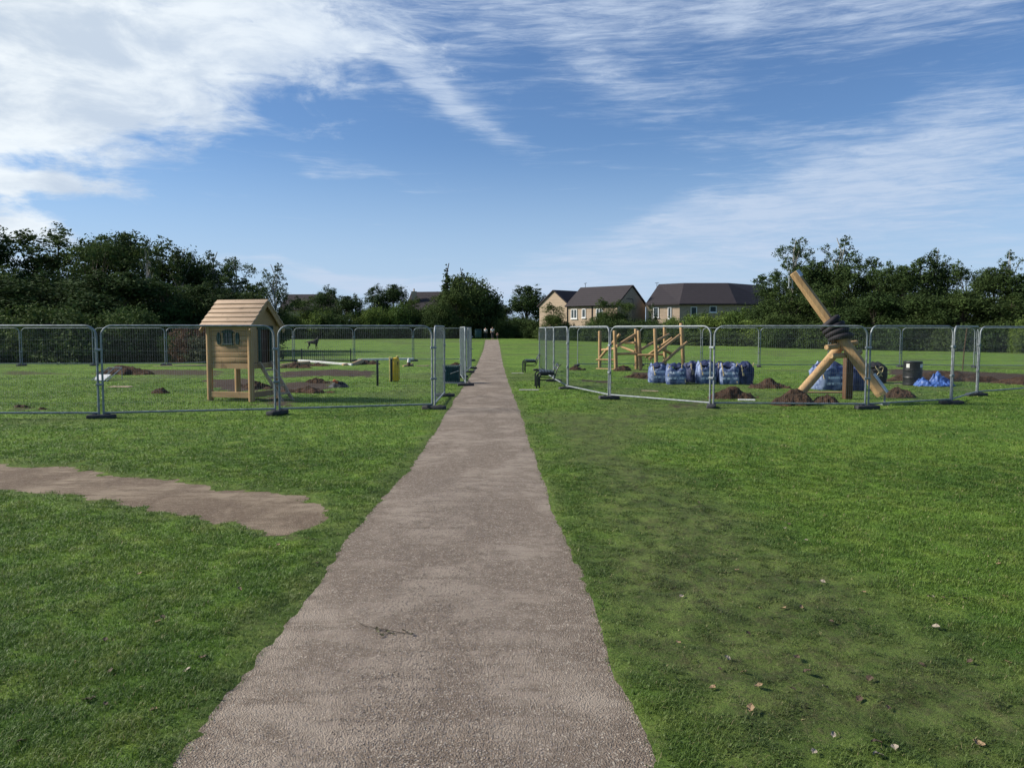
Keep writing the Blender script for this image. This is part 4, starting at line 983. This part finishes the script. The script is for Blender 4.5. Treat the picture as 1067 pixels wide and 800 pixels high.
for i in range(3):
    for E in (ev, bk):
        a, b = E[i], E[i+1]; c, d_ = rg[i+1], rg[i]; ea = a+(a-rg[i])*.07; eb = b+(b-rg[i+1])*.07
        q = [Vector((ea.x, ea.y, ZE-.17)), Vector((eb.x, eb.y, ZE-.17)), Vector((c.x, c.y, ZR)), Vector((d_.x, d_.y, ZR))]; m.add(q+[k_+Vector((0, 0, .17)) for k_ in q], [(0, 1, 2, 3), (7, 6, 5, 4), (0, 4, 5, 1), (1, 5, 6, 2), (2, 6, 7, 3), (3, 7, 4, 0)])
r2 = m.build('roof', M['roof'], h2, False, True)
m = MB()
for i in (1, 2):
    a = ev[i]+(ev[i]-rg[i])*.07; m.tube([Vector((a.x, a.y-.05, ZE+.05)), Vector((rg[i].x, rg[i].y-.05, ZR+.22))], .09, 5)
m.build('hip_seam', M['roof'], r2, False, True)
m = MB()
for i in range(3):
    a, b = ev[i]+(ev[i]-rg[i])*.08, ev[i+1]+(ev[i+1]-rg[i+1])*.08; m.tube([Vector((a.x, a.y, ZE-.1)), Vector((b.x, b.y, ZE-.1))], .07, 6)
m.build('gutter', M['black'], r2, False, True)
uu_ = (ev[1]-ev[0]).normalized(); nn_ = Vector((uu_.y, -uu_.x, 0)); base = Vector((ev[0].x, ev[0].y, 0))
window(h2, base, uu_, nn_, 1.1, 1.9, 3.3, 4.6, 0); window(h2, base, uu_, nn_, 3.2, 3.7, 3.1, 4.6, 0)
u3 = (ev[2]-ev[1]).normalized(); n3_ = Vector((u3.y, -u3.x, 0)); base = Vector((ev[1].x, ev[1].y, 0))
window(h2, base, u3, n3_, 1.4, 2.2, 3.4, 4.6, 0); window(h2, base, u3, n3_, 3.8, 4.7, 3.9, 4.7, 0)
m = MB(); q = gx(694, 103); m.add([Vector((q.x-1, q.y-1.2, 1.9)), Vector((q.x+1.1, q.y-1.2, 1.9)), Vector((q.x+.05, q.y-1.2, 2.85)), Vector((q.x-1, q.y+1, 1.9)), Vector((q.x+1.1, q.y+1, 1.9)), Vector((q.x+.05, q.y+1, 2.85))], [(0, 1, 2), (3, 5, 4), (0, 2, 5, 3), (1, 4, 5, 2), (0, 3, 4, 1)]); m.build('porch_roof', M['roof'], h2, False, True)
MB().tube([at(684.5, 300, 110), at(684.5, 295, 110)], .035, 5).tube([at(682.5, 295, 110), at(686.5, 294.6, 110)], .03, 5).build('aerial', M['blacksteel'], h2, False, True)
# left houses
h3 = empty('far_house', gx(460, 142), 0, 'dark roofed house mostly hidden left of the round tree', 'house')
q0 = gx(437, 140); house_block(h3, (gx(478, 138).x, 138), R(12), 9.5, 7, 5.3, 8.3)
cq = at(431.5, 311, 141); MB().box((cq.x, cq.y, 7.0), (.8, .8, 2.6)).box((cq.x, cq.y, 8.35), (.9, .9, .12)).tube([(cq.x, cq.y, 8.4), (cq.x, cq.y, 8.9)], .12, 8).build('chimney', M['brick'], h3, False, True)
h4 = empty('hidden_house', gx(318, 142), 0, 'dark roof showing above the trees right of the playhouse', 'house')
house_block(h4, (gx(342, 140).x, 140), R(4), 8.5, 8, 5.2, 7.9)
# street lamp between the houses
sl = empty('street_lamp', gx(660, 101), 0, 'slim dark street lamp in front of the brick gable', 'street lamp')
q = at(659.6, 311.5, 101); MB().tube([(q.x, 101, .3), (q.x, 101, q.z-.15), (q.x-.1, 101, q.z), (q.x-.5, 101, q.z+.05)], .05, 6).build('pole', M['blacksteel'], sl, True, True)
MB().box((q.x-.62, 101, q.z+.05), (.5, .2, .1), bev=.03).build('lamp_head', M['blacksteel'], sl, True, True)

# ------------------------------------------------------------------ trees
def leaves_mesh(name, centers, radii, nleaf, size, seed, m, spread=.10, flat=.75, inner=.25):
    r_ = np.random.default_rng(seed); centers = np.array(centers, float); radii = np.array(radii, float); vol = radii[:, 0]*radii[:, 1]*radii[:, 2]; pr = vol**.75; pr /= pr.sum()
    per = 22; nc = nleaf//per; ci = r_.choice(len(centers), nc, p=pr)
    dv = r_.normal(size=(nc, 3)); dv /= np.linalg.norm(dv, axis=1)[:, None]
    rad = np.where(r_.random(nc) < inner, r_.random(nc)**.6*.8, .78+.30*r_.random(nc)**1.4)
    cc = centers[ci]+dv*rad[:, None]*radii[ci]; cl = np.repeat(cc, per, 0); n = len(cl)
    sz = np.repeat(.6+.8*r_.random(nc), per)*spread*radii[np.repeat(ci, per)].mean(1)*2.2
    p = cl+r_.normal(size=(n, 3))*sz[:, None]*np.array([1, 1, .6])
    p[:, 2] = np.maximum(p[:, 2], .02)
    nr = r_.normal(size=(n, 3))+np.array([0, 0, .6])+np.repeat(dv, per, 0)*.8; nr /= np.linalg.norm(nr, axis=1)[:, None]
    a = np.cross(nr, r_.normal(size=(n, 3))); a /= np.linalg.norm(a, axis=1)[:, None]; b = np.cross(nr, a)
    s = (size*(.5+r_.random(n)*.9))[:, None]
    V = np.stack([p-a*s, p-b*s*.55+nr*s*.12, p+a*s, p+b*s*.55+nr*s*.12], 1).reshape(-1, 3)
    i = np.arange(n)*4; fcs = np.stack([i, i+1, i+2, i+3], 1)
    tone = np.clip(np.repeat(r_.random(nc), per)*.6+r_.random(n)*.4, 0, 1); col = np.repeat(np.stack([tone, tone, tone, np.ones(n)], 1), 4, 0)
    return np_mesh(name, V, fcs, m, {'leafv': ('FLOAT_COLOR', col)})
def make_tree(name, seed, Ht, Rd, kind, m, nleaf, size, bark='bark'):
    rr_ = random.Random(seed); cen = []; rad = []
    if kind == 'broad':
        for k in range(22):
            z_ = Ht*(.12+.80*rr_.random()**.85); w = math.sin(min(1, (z_/Ht)*1.05+.18)*math.pi*.86)**.6; a = rr_.random()*6.28; q = Rd*w*(.25+.55*rr_.random()); r0 = Rd*(.28+.20*rr_.random())*(1.1-.35*z_/Ht)
            cen.append((q*math.cos(a), q*math.sin(a), z_-r0*.3)); rad.append((r0, r0, r0*.8))
        for k in range(5): a = rr_.random()*6.28; q = Rd*.45*rr_.random(); r0 = Rd*.16; cen.append((q*math.cos(a), q*math.sin(a), Ht*(.90+.06*rr_.random()))); rad.append((r0, r0, r0*1.2))
    elif kind == 'airy':
        for k in range(26):
            z_ = Ht*(.22+.74*k/26); w = (1-abs(z_/Ht-.5)*1.35); a = rr_.random()*6.28; q = Rd*w*(.2+.8*rr_.random()); r0 = Rd*(.20+.13*rr_.random())*(1.15-.45*z_/Ht); cen.append((q*math.cos(a), q*math.sin(a), z_)); rad.append((r0, r0, r0*1.0))
    elif kind == 'spire':
        for k in range(16): z_ = Ht*(.2+.78*k/16); a = rr_.random()*6.28; r0 = Rd*(.55*(1-z_/Ht)+.12); q = Rd*(1-z_/Ht)*.5; cen.append((q*math.cos(a), q*math.sin(a), z_)); rad.append((r0, r0, r0*.6))
    elif kind == 'bush':
        for k in range(16):
            a = rr_.random()*6.28; q = Rd*.72*math.sqrt(rr_.random()); z_ = Ht*(.15+.62*rr_.random()*(1-.4*(q/Rd)**2)); r0 = min(Rd, Ht)*(.26+.16*rr_.random()); cen.append((q*math.cos(a), q*math.sin(a), z_)); rad.append((r0, r0, r0*.85))
        for k in range(8): a = k*.785+rr_.random()*.4; cen.append((Rd*.62*math.cos(a), Rd*.62*math.sin(a), Ht*.2)); rad.append((Rd*.32, Rd*.32, Ht*.26))
    root = empty(name, (0, 0, 0)); tr = MB(); th = Ht*(.55 if kind != 'bush' else .35); r0 = Ht*.016+.03
    wob = [(rr_.uniform(-.1, .1)*i*.5, rr_.uniform(-.1, .1)*i*.5, -.2+(th+.2)*i/5) for i in range(6)]
    if kind in ('spire', 'airy'): wob = [(rr_.uniform(-.05, .05)*i, rr_.uniform(-.05, .05)*i, -.2+(Ht*.97+.2)*i/8) for i in range(9)]
    L = len(wob); tr.tube(wob, [r0*(1-.85*i/L)*(1.35 if i == 0 else 1) for i in range(L)], 8)
    for i, c in enumerate(cen):
        b0_ = Vector(wob[min(L-2, max(1, int(L*min(.85, c[2]/Ht*.7))))]); c = Vector(c)
        if (c-b0_).length < .2: continue
        md = b0_.lerp(c, .5)+Vector((0, 0, (c-b0_).length*.08)); tr.tube([b0_, md, c], [r0*.42, r0*.26, r0*.08], 5)
    tr.build('trunk', M[bark], root, True); leaves_mesh('crown', cen, rad, nleaf, size, seed, m, inner=.28 if kind != 'airy' else .15)
    o = bpy.data.objects[-1] if False else None
    return root
def mk(name, *a, **k):
    before = set(bpy.data.objects.keys()); root = make_tree(name, *a, **k)
    for nm in set(bpy.data.objects.keys())-before:
        o = bpy.data.objects[nm]
        if o.name.startswith('crown') and o.parent is None: o.parent = root
    cr = [c for c in root.children if c.name.startswith('crown')][0]; co = np.empty(len(cr.data.vertices)*3, np.float32); cr.data.vertices.foreach_get('co', co); co = co.reshape(-1, 3)
    root['_h'] = float(np.percentile(co[:, 2], 99.8)); root['_r'] = float(np.percentile(np.abs(co[:, 0]), 98.0)); root['_used'] = 0
    return root
V_ = {
 'b1': mk('leafy_tree', 101, 9.5, 4.2, 'broad', M['leaf'], 26000, .105), 'b2': mk('leafy_tree', 102, 9.5, 4.2, 'broad', M['leaf'], 26000, .105),
 'b3': mk('leafy_tree', 103, 9.5, 4.2, 'broad', M['leafm'], 24000, .11), 'a1': mk('birch_tree', 104, 9.5, 3.0, 'airy', M['leafb'], 13000, .085, bark='birch'),
 'a2': mk('birch_tree', 105, 9.5, 3.0, 'airy', M['leaf'], 12000, .09, bark='birch'), 'r1': mk('round_tree', 106, 10, 5, 'broad', M['leaf'], 22000, .15),
 'r2': mk('round_tree', 126, 10, 5, 'bush', M['leaf'], 34000, .15),
 's1': mk('spindly_tree', 107, 11, 1.6, 'spire', M['leaf'], 5200, .12), 'h1': mk('hedge_bush', 108, 3.2, 3.0, 'bush', M['leaf'], 20000, .085),
 'h2': mk('hedge_bush', 109, 3.2, 3.0, 'bush', M['leafl'], 18000, .095), 'h3': mk('hedge_bush', 110, 3.2, 3.0, 'bush', M['leafm'], 18000, .09),
 'hr': mk('shrub', 111, 2, 1.4, 'bush', M['leafr'], 9000, .045), 'hg': mk('shrub', 112, 2.6, 2, 'bush', M['leafg'], 10000, .07)}
def tree(v, px, ty, wpx, Y, label, cat='tree', grp=None, x0=None):
    src = V_[v]; o = src if not src['_used'] else dup(src); src['_used'] = 1
    b = gx(px, Y); top = at(px, ty, Y).z; Hh = top-b.z; wr = wpx/F*Y/2
    o.location = b; o.rotation_euler = (0, 0, rnd.random()*6.28); o.scale = (wr/src['_r'], wr/src['_r'], Hh/src['_h']*1.0)
    o['_used'] = 1; tag(o, label, cat, grp)
def row(items, what, where, cat, grp):
    for i, it in enumerate(items):
        tree(*it[:5], '%s, %s %s' % (what if len(it) < 6 else it[5], ORD[i] if i < 16 else 'last', where), cat, grp)
row([('b1', -60, 236, 130, 60), ('b2', -10, 238, 95, 60), ('b1', 62, 239, 110, 63), ('b3', 100, 247, 90, 60), ('b2', 133, 243, 85, 64), ('b1', 170, 252, 80, 61), ('a2', 158, 247, 45, 58),
     ('a2', 192, 259, 55, 60), ('b2', 212, 276, 70, 62), ('a2', 226, 262, 52, 60, 'dark tall airy birch'), ('a1', 247, 269, 50, 60, 'slender birch with pale stem'), ('b3', 268, 292, 60, 64), ('a2', 287, 275, 44, 62, 'thin leafy birch')],
    'dark leafy tree', 'from left in the left wood skyline', 'tree', 'trees of the wood on the left')
row([('b3', -20, 278, 130, 50), ('b1', 50, 286, 120, 51), ('b2', 120, 284, 120, 50), ('b3', 178, 290, 90, 52), ('b1', 222, 296, 90, 53), ('b2', 262, 305, 70, 54)],
    'dark bushy tree', 'from left in front of the left wood', 'tree', 'front trees of the wood on the left')
row([('h3', -20, 333, 110, 42.5), ('h3', 50, 319, 100, 43), ('h3', 100, 324, 110, 42.5), ('h3', 140, 320, 75, 43), ('h2', 186, 346, 34, 42, 'light green shrub')],
    'rounded dark green hedge bush', 'from left behind the far left fence', 'bush', 'hedge bushes on the left')
tree('hr', 200, 339, 42, 41.5, 'reddish brown twiggy shrub left of the playhouse', 'shrub'); tree('hg', 222, 350, 50, 41, 'grey green shrub behind the playhouse legs', 'shrub')
tree('hg', 272, 345, 40, 43, 'grey green shrub between the playhouse and the open field', 'shrub')
row([('h1', 297, 326, 50, 112), ('b3', 318, 310, 50, 116), ('b1', 343, 299, 34, 122), ('h2', 330, 325, 55, 114), ('b2', 362, 309, 44, 118), ('h1', 352, 326, 50, 113), ('a2', 372, 306, 22, 124), ('h2', 388, 321, 46, 116), ('b1', 394, 298, 34, 128),
     ('b2', 411, 297, 36, 128), ('h2', 413, 318, 48, 118), ('h3', 436, 319, 44, 118), ('b3', 428, 310, 34, 126), ('h1', 455, 322, 44, 116), ('b3', 458, 305, 40, 124)],
    'dark green growth', 'from left in the far hedge left of the path', 'tree', 'far hedge line left of the path')
tree('r2', 489, 288, 65, 125, 'big rounded green tree left of the path\'s far end'); tree('s1', 466, 276, 20, 121, 'spindly tree top rising left of the big rounded tree'); tree('s1', 482, 281, 16, 127, 'second thinner spire rising through the big rounded tree')
tree('b2', 474, 302, 44, 117, 'dark bushy tree leaning against the left side of the big rounded tree')
tree('r1', 549, 298, 42, 140, 'round dark solitary tree right of the path\'s far end')
row([('h3', 527, 333, 26, 120), ('h1', 540, 331, 34, 118), ('h1', 560, 333, 38, 116), ('b3', 577, 316, 34, 104), ('h1', 584, 336, 34, 104), ('h1', 610, 340, 34, 100), ('h3', 622, 331, 40, 98), ('b3', 632, 311, 34, 97), ('b3', 650, 313, 36, 97), ('h1', 645, 332, 50, 94), ('h1', 672, 333, 40, 92), ('h3', 692, 335, 40, 90),
     ('h2', 712, 328, 40, 90), ('a2', 679, 316, 12, 98, 'thin young tree'), ('h1', 700, 343, 60, 84), ('h2', 735, 327, 44, 88)],
    'bush or small tree', 'from left in the hedge before the brick houses', 'bush', 'hedge before the brick houses')
row([('h2', 752, 325, 46, 86), ('h2', 775, 322, 46, 84), ('h3', 730, 345, 60, 82), ('h3', 768, 345, 60, 80), ('h2', 800, 330, 50, 78), ('h2', 790, 319, 36, 84)],
    'lighter green hedge bush', 'from left below the long faceted roof', 'bush', 'lighter hedge bushes on the right')
row([('b1', 805, 284, 54, 82), ('a1', 826, 249, 48, 80, 'feathery drooping birch'), ('b2', 845, 274, 60, 78), ('a2', 872, 247, 56, 78, 'tall airy tree'), ('b1', 890, 266, 60, 76), ('b3', 915, 275, 55, 74), ('b2', 938, 277, 60, 72), ('b1', 966, 266, 60, 72), ('a2', 973, 259, 34, 72, 'thin topped tree'), ('b3', 1005, 274, 60, 70), ('b2', 1035, 279, 60, 68), ('a2', 1048, 261, 40, 68, 'open topped tree'), ('b1', 1080, 283, 80, 66), ('b3', 1125, 270, 90, 66)] + [('b3', 858, 278, 70, 84, 'dark leafy tree set back'), ('b1', 925, 283, 70, 82, 'dark leafy tree set back')],
    'dark leafy tree', 'from left in the right wood skyline', 'tree', 'trees of the wood on the right')
row([('b1', 822, 302, 60, 74), ('b3', 865, 300, 70, 71), ('b2', 910, 305, 70, 68), ('b1', 955, 303, 70, 66), ('b2', 1000, 306, 75, 64), ('b1', 1050, 308, 80, 62.5), ('b3', 1110, 306, 80, 62)],
    'dark bushy tree', 'from left in front of the right wood', 'tree', 'front trees of the wood on the right')
row([('h1', 812, 338, 50, 73), ('h1', 850, 336, 60, 71), ('h1', 895, 338, 60, 68), ('h1', 940, 337, 60, 65), ('h1', 985, 338, 60, 63), ('h1', 1030, 337, 60, 61), ('h1', 1075, 337, 60, 60)],
    'low dark undergrowth bush', 'from left at the foot of the right wood', 'bush', 'undergrowth at the right wood')
tree('h2', 1068, 333, 30, 58, 'lighter leafy bush at the right edge before the dark undergrowth', 'shrub')
tree('h1', 510, 327, 40, 135, 'dark bush closing the view behind the people', 'bush'); tree('b2', 523, 318, 30, 140, 'dark tree behind the bushes right of the people')
# branch of a near tree just outside the right edge
br = empty('overhanging_branch', (7.5, 8.3, 0), 0, 'leaf tips of an overhanging branch at the right edge', 'branch')
MB().tube([(7.5, 8.3, -.1), (7.45, 8.3, 1.5), (7.2, 8.2, 3.0), (6.5, 8.1, 3.55), (5.75, 8.0, 3.65), (5.16, 8.0, 3.47)], [.10, .08, .06, .03, .014, .004], 8).build('stem', M['bark'], br, True, True)
lo_ = leaves_mesh('leaves', [(-2.30, -.3, 3.46), (-1.6, -.3, 3.7), (-1.2, -.2, 3.8)], [(.13, .12, .09), (.3, .3, .2), (.4, .3, .3)], 500, .032, 3, M['leaf'], .2); lo_.parent = br

# ------------------------------------------------------------------ figures (skin modifier, one continuous body each)
def skinned(name, joints, bones, m, parent, sub=1):
    me = bpy.data.meshes.new(name); me.from_pydata([j[0] for j in joints], bones, []); o = bpy.data.objects.new(name, me); COL.objects.link(o)
    sk = o.modifiers.new('skin', 'SKIN'); ly = me.skin_vertices[0].data
    for i, j in enumerate(joints): ly[i].radius = (j[1], j[2] if len(j) > 2 else j[1])
    ly[0].use_root = True
    ss_ = o.modifiers.new('sub', 'SUBSURF'); ss_.levels = sub; ss_.render_levels = sub+1
    dg = bpy.context.evaluated_depsgraph_get(); ev_ = o.evaluated_get(dg); nm = bpy.data.meshes.new_from_object(ev_, depsgraph=dg)
    nm.name = name; nm.materials.clear(); nm.materials.append(m); o.modifiers.clear(); o.data = nm; bpy.data.meshes.remove(me)
    nm.polygons.foreach_set('use_smooth', [True]*len(nm.polygons)); o.parent = parent; o.name = name
    return o
p = gp(326, 364); dog = empty('dog', p, 0, 'black dog standing with raised head on the field behind the railing', 'dog')
J = [((-.30, 0, .62), .13), ((0, 0, .62), .17), ((.28, 0, .64), .19), ((.40, 0, .80), .14), ((.46, 0, .95), .10), ((.50, 0, 1.02), .075), ((.60, 0, 1.01), .05), ((.68, 0, .99), .032),
     ((-.45, 0, .66), .035), ((-.62, 0, .58), .025), ((-.72, 0, .60), .018),
     ((-.33, .09, .42), .075), ((-.25, .10, .36), .05), ((-.40, .10, .20), .028), ((-.37, .10, .03), .03),
     ((-.33, -.09, .42), .075), ((-.25, -.10, .36), .05), ((-.42, -.10, .20), .028), ((-.40, -.10, .03), .03),
     ((.32, .09, .44), .06), ((.33, .09, .25), .032), ((.35, .09, .03), .03), ((.30, -.09, .44), .06), ((.27, -.09, .25), .032), ((.28, -.09, .03), .03),
     ((.47, .05, 1.10), .025), ((.47, -.05, 1.10), .025)]
Bn = [(0, 1), (1, 2), (2, 3), (3, 4), (4, 5), (5, 6), (6, 7), (0, 8), (8, 9), (9, 10), (0, 11), (11, 12), (12, 13), (13, 14), (0, 15), (15, 16), (16, 17), (17, 18), (2, 19), (19, 20), (20, 21), (2, 22), (22, 23), (23, 24), (5, 25), (5, 26)]
skinned('body', J, Bn, M['fur'], dog)
def person(px, Y, hgt, rz, top, legs, label, walk=.12):
    root = empty('person', gx(px, Y), rz, label, 'person', 'people at the far end of the path'); k = hgt/1.72
    def J_(l): return [((x*k, y*k, z*k), r*k) for (x, y, z, r) in l]
    body = J_([(0, 0, .95, .12), (0, 0, 1.15, .11), (0, 0, 1.36, .12), (0, 0, 1.48, .05), (0, -.01, 1.55, .07), (0, -.01, 1.64, .085),
        (.10, 0, .88, .085), (.11, walk*.5, .50, .055), (.11, walk, .08, .04), (.11, walk-.13, .03, .035), (-.10, 0, .88, .085), (-.11, -walk*.4, .50, .055), (-.11, -walk, .08, .04), (-.11, -walk-.13, .03, .035),
        (.19, 0, 1.40, .055), (.24, .05, 1.14, .042), (.25, -.03, .92, .032), (.25, -.06, .83, .025), (-.19, 0, 1.40, .055), (-.24, .05, 1.14, .042), (-.25, -.03, .92, .032), (-.25, -.06, .83, .025)])
    Bp = [(0, 1), (1, 2), (2, 3), (3, 4), (4, 5), (0, 6), (6, 7), (7, 8), (8, 9), (0, 10), (10, 11), (11, 12), (12, 13), (2, 14), (14, 15), (15, 16), (16, 17), (2, 18), (18, 19), (19, 20), (20, 21)]
    skinned('body', body, Bp, M['skin'], root, 1)
    skinned('shirt', J_([(0, 0, .98, .145), (0, 0, 1.15, .135), (0, 0, 1.36, .145), (.20, 0, 1.40, .072), (.24, .05, 1.16, .06), (-.20, 0, 1.40, .072), (-.24, .05, 1.16, .06)]), [(0, 1), (1, 2), (2, 3), (3, 4), (2, 5), (5, 6)], top, root, 1)
    skinned('trousers', J_([(0, 0, .93, .135), (.10, 0, .86, .105), (.11, walk*.5, .50, .075), (.11, walk, .12, .06), (-.10, 0, .86, .105), (-.11, -walk*.4, .50, .075), (-.11, -walk, .12, .06)]), [(0, 1), (1, 2), (2, 3), (0, 4), (4, 5), (5, 6)], legs, root, 1)
    skinned('hair', J_([(0, .03, 1.66, .09), (0, .05, 1.58, .06)]), [(0, 1)], M['hair'], root, 1)
person(513.2, 111, 1.72, .2, M['shirtw'], M['trouser'], 'person in white top and dark trousers at the path\'s far end')
person(506, 112, 1.66, -.4, M['shirtg'], M['trouser'], 'person in pale grey top left of the white topped person')
person(518.3, 110.5, .95, .6, M['pink'], M['trouser'], 'small child in pink at the right edge of the far path', .06)
p = gx(498.5, 112); e = empty('wheeled_bin', p, 0, 'dark teal wheeled bin under the rounded tree by the path end', 'bin')
MB().box((0, 0, .75), (.9, .8, 1.1), bev=.06).build('body', M['teal'], e, True); MB().box((0, 0, 1.34), (.98, .88, .08), bev=.03).build('lid', M['teal'], e, True)
for s_ in (-.35, .35): MB().tube([(s_-.04, -.3, .11), (s_+.04, -.3, .11)], .11, 12).build('wheel', M['black'], e, True)

# ------------------------------------------------------------------ fallen leaves and the twig on the path
def leafmesh(seed):
    rr_ = random.Random(seed); vs = []; n = 7
    for k in range(n):
        t_ = k/(n-1); w = math.sin(t_*math.pi)**.8*.36*(1+.25*rr_.uniform(-1, 1)); zc = .16*math.sin(t_*3.1+seed)+.06
        vs += [(t_-.5, -w, zc+.18*rr_.random()), (t_-.5, 0, zc-.05), (t_-.5, w, zc+.18*rr_.random())]
    fs = []
    for k in range(n-1):
        for j in (0, 1): fs.append((k*3+j, k*3+j+1, k*3+j+4, k*3+j+3))
    me = bpy.data.meshes.new('fallen_leaf'); me.from_pydata(vs, [], fs); me.materials.append(M['dryleaf']); return me
LM = []
for ci in range(3):
    for s_ in range(3):
        me = leafmesh(s_+ci*3); me.materials.clear(); me.materials.append(DL[ci][1]); LM.append(me)
def lay_leaves(spec, side, smax):
    items = []
    for k, (px, py) in enumerate(spec):
        p = gp(px, py); x_, y_ = np.array([p.x]), np.array([p.y]); a_ = masks(x_, y_); zc = float(micro(x_, y_, a_[0], a_[1], a_[3], a_[2])[0]); c = rnd.randrange(3)
        o = bpy.data.objects.new('fallen_leaf', LM[c*3+rnd.randrange(3)]); COL.objects.link(o); s = rnd.uniform(.028, smax); o.location = (p.x, p.y, zc+.014); o.scale = (s, s, s*.8)
        o.rotation_euler = (rnd.uniform(-.3, .3), rnd.uniform(-.3, .3), rnd.random()*6.28)
        band = 'at the bottom edge' if py > 760 else 'low down' if py > 690 else 'a little below mid height' if py > 610 else 'halfway up the grass' if py > 550 else 'high up towards the fences'
        items.append((DL[c][0], band, px, o))
    for key in sorted(set(i[:2] for i in items)):
        g = sorted([i for i in items if i[:2] == key], key=lambda i: i[2])
        for k, it in enumerate(g):
            w = '' if len(g) == 1 else ORD[k]+' from left, '
            tag(it[3], '%s fallen leaf, %s%s, %s of the path' % (key[0], w, key[1], side), 'leaf', 'fallen leaves %s of the path' % side)
spec = [(815, 499), (728, 525), (818, 552), (822, 548), (860, 540), (840, 564), (757, 577), (713, 600), (857, 610), (816, 640), (835, 640), (792, 640), (866, 655), (897, 640), (707, 674), (758, 692), (742, 722), (782, 744), (841, 704), (860, 718), (895, 732), (906, 715), (868, 768), (932, 782), (913, 778), (915, 790), (848, 788), (1050, 694), (1010, 695), (1047, 626), (1045, 564), (945, 513), (970, 627), (1005, 628), (982, 627), (900, 620), (768, 600), (735, 575), (780, 665), (1040, 590), (975, 660), (775, 705), (826, 722), (790, 720), (750, 702), (925, 745), (710, 628), (830, 690), (1020, 780), (960, 700)]
lay_leaves(spec, 'right', .05)
specl = [(222, 620), (165, 653), (170, 649), (88, 735), (95, 733), (110, 739), (210, 690), (238, 665), (250, 620), (290, 572), (115, 707), (160, 745), (22, 780), (330, 590), (110, 672), (213, 690), (195, 704), (60, 500), (145, 600), (75, 640)]
lay_leaves(specl, 'left', .045)
p = gp(405, 664); tw = empty('fallen_twig', p+Vector((0, 0, .016)), 0, 'fallen twig with withered green leaves lying on the gravel path', 'twig')
def tp_(px, py, z_=.006): q = gp(px, py)-p; return (q.x, q.y, z_)
MB().tube([tp_(371, 650), tp_(378, 656, .012), tp_(390, 658), tp_(402, 661, .014), tp_(418, 663), tp_(431, 664)], [.0015, .002, .0025, .0028, .002, .0015], 6).tube([tp_(402, 661, .01), tp_(396, 668)], .0016, 5).build('stem', M['bark'], tw, True)
t = mat('withered_green_leaf'); M['wl'] = fin(t, t.mix(t.noise(t.obj, 20, 3, .5), (.05, .055, .02), (.12, .11, .05)), .6)
for k, (a, b) in enumerate([(394, 663), (398, 666), (404, 662), (409, 664), (425, 663), (429, 665), (421, 661), (393, 659)]):
    me = LM[k % 4].copy(); me.materials.clear(); me.materials.append(M['wl']); o = bpy.data.objects.new('leaf', me); COL.objects.link(o); o.parent = tw; q = tp_(a, b); o.location = (q[0], q[1], .008); s = rnd.uniform(.02, .034); o.scale = (s, s, s); o.rotation_euler = (rnd.uniform(-.5, .5), rnd.uniform(-.5, .5), rnd.random()*6.28)
for o in bpy.data.objects:
    for k in ('_h', '_r', '_used'):
        if k in o: del o[k]
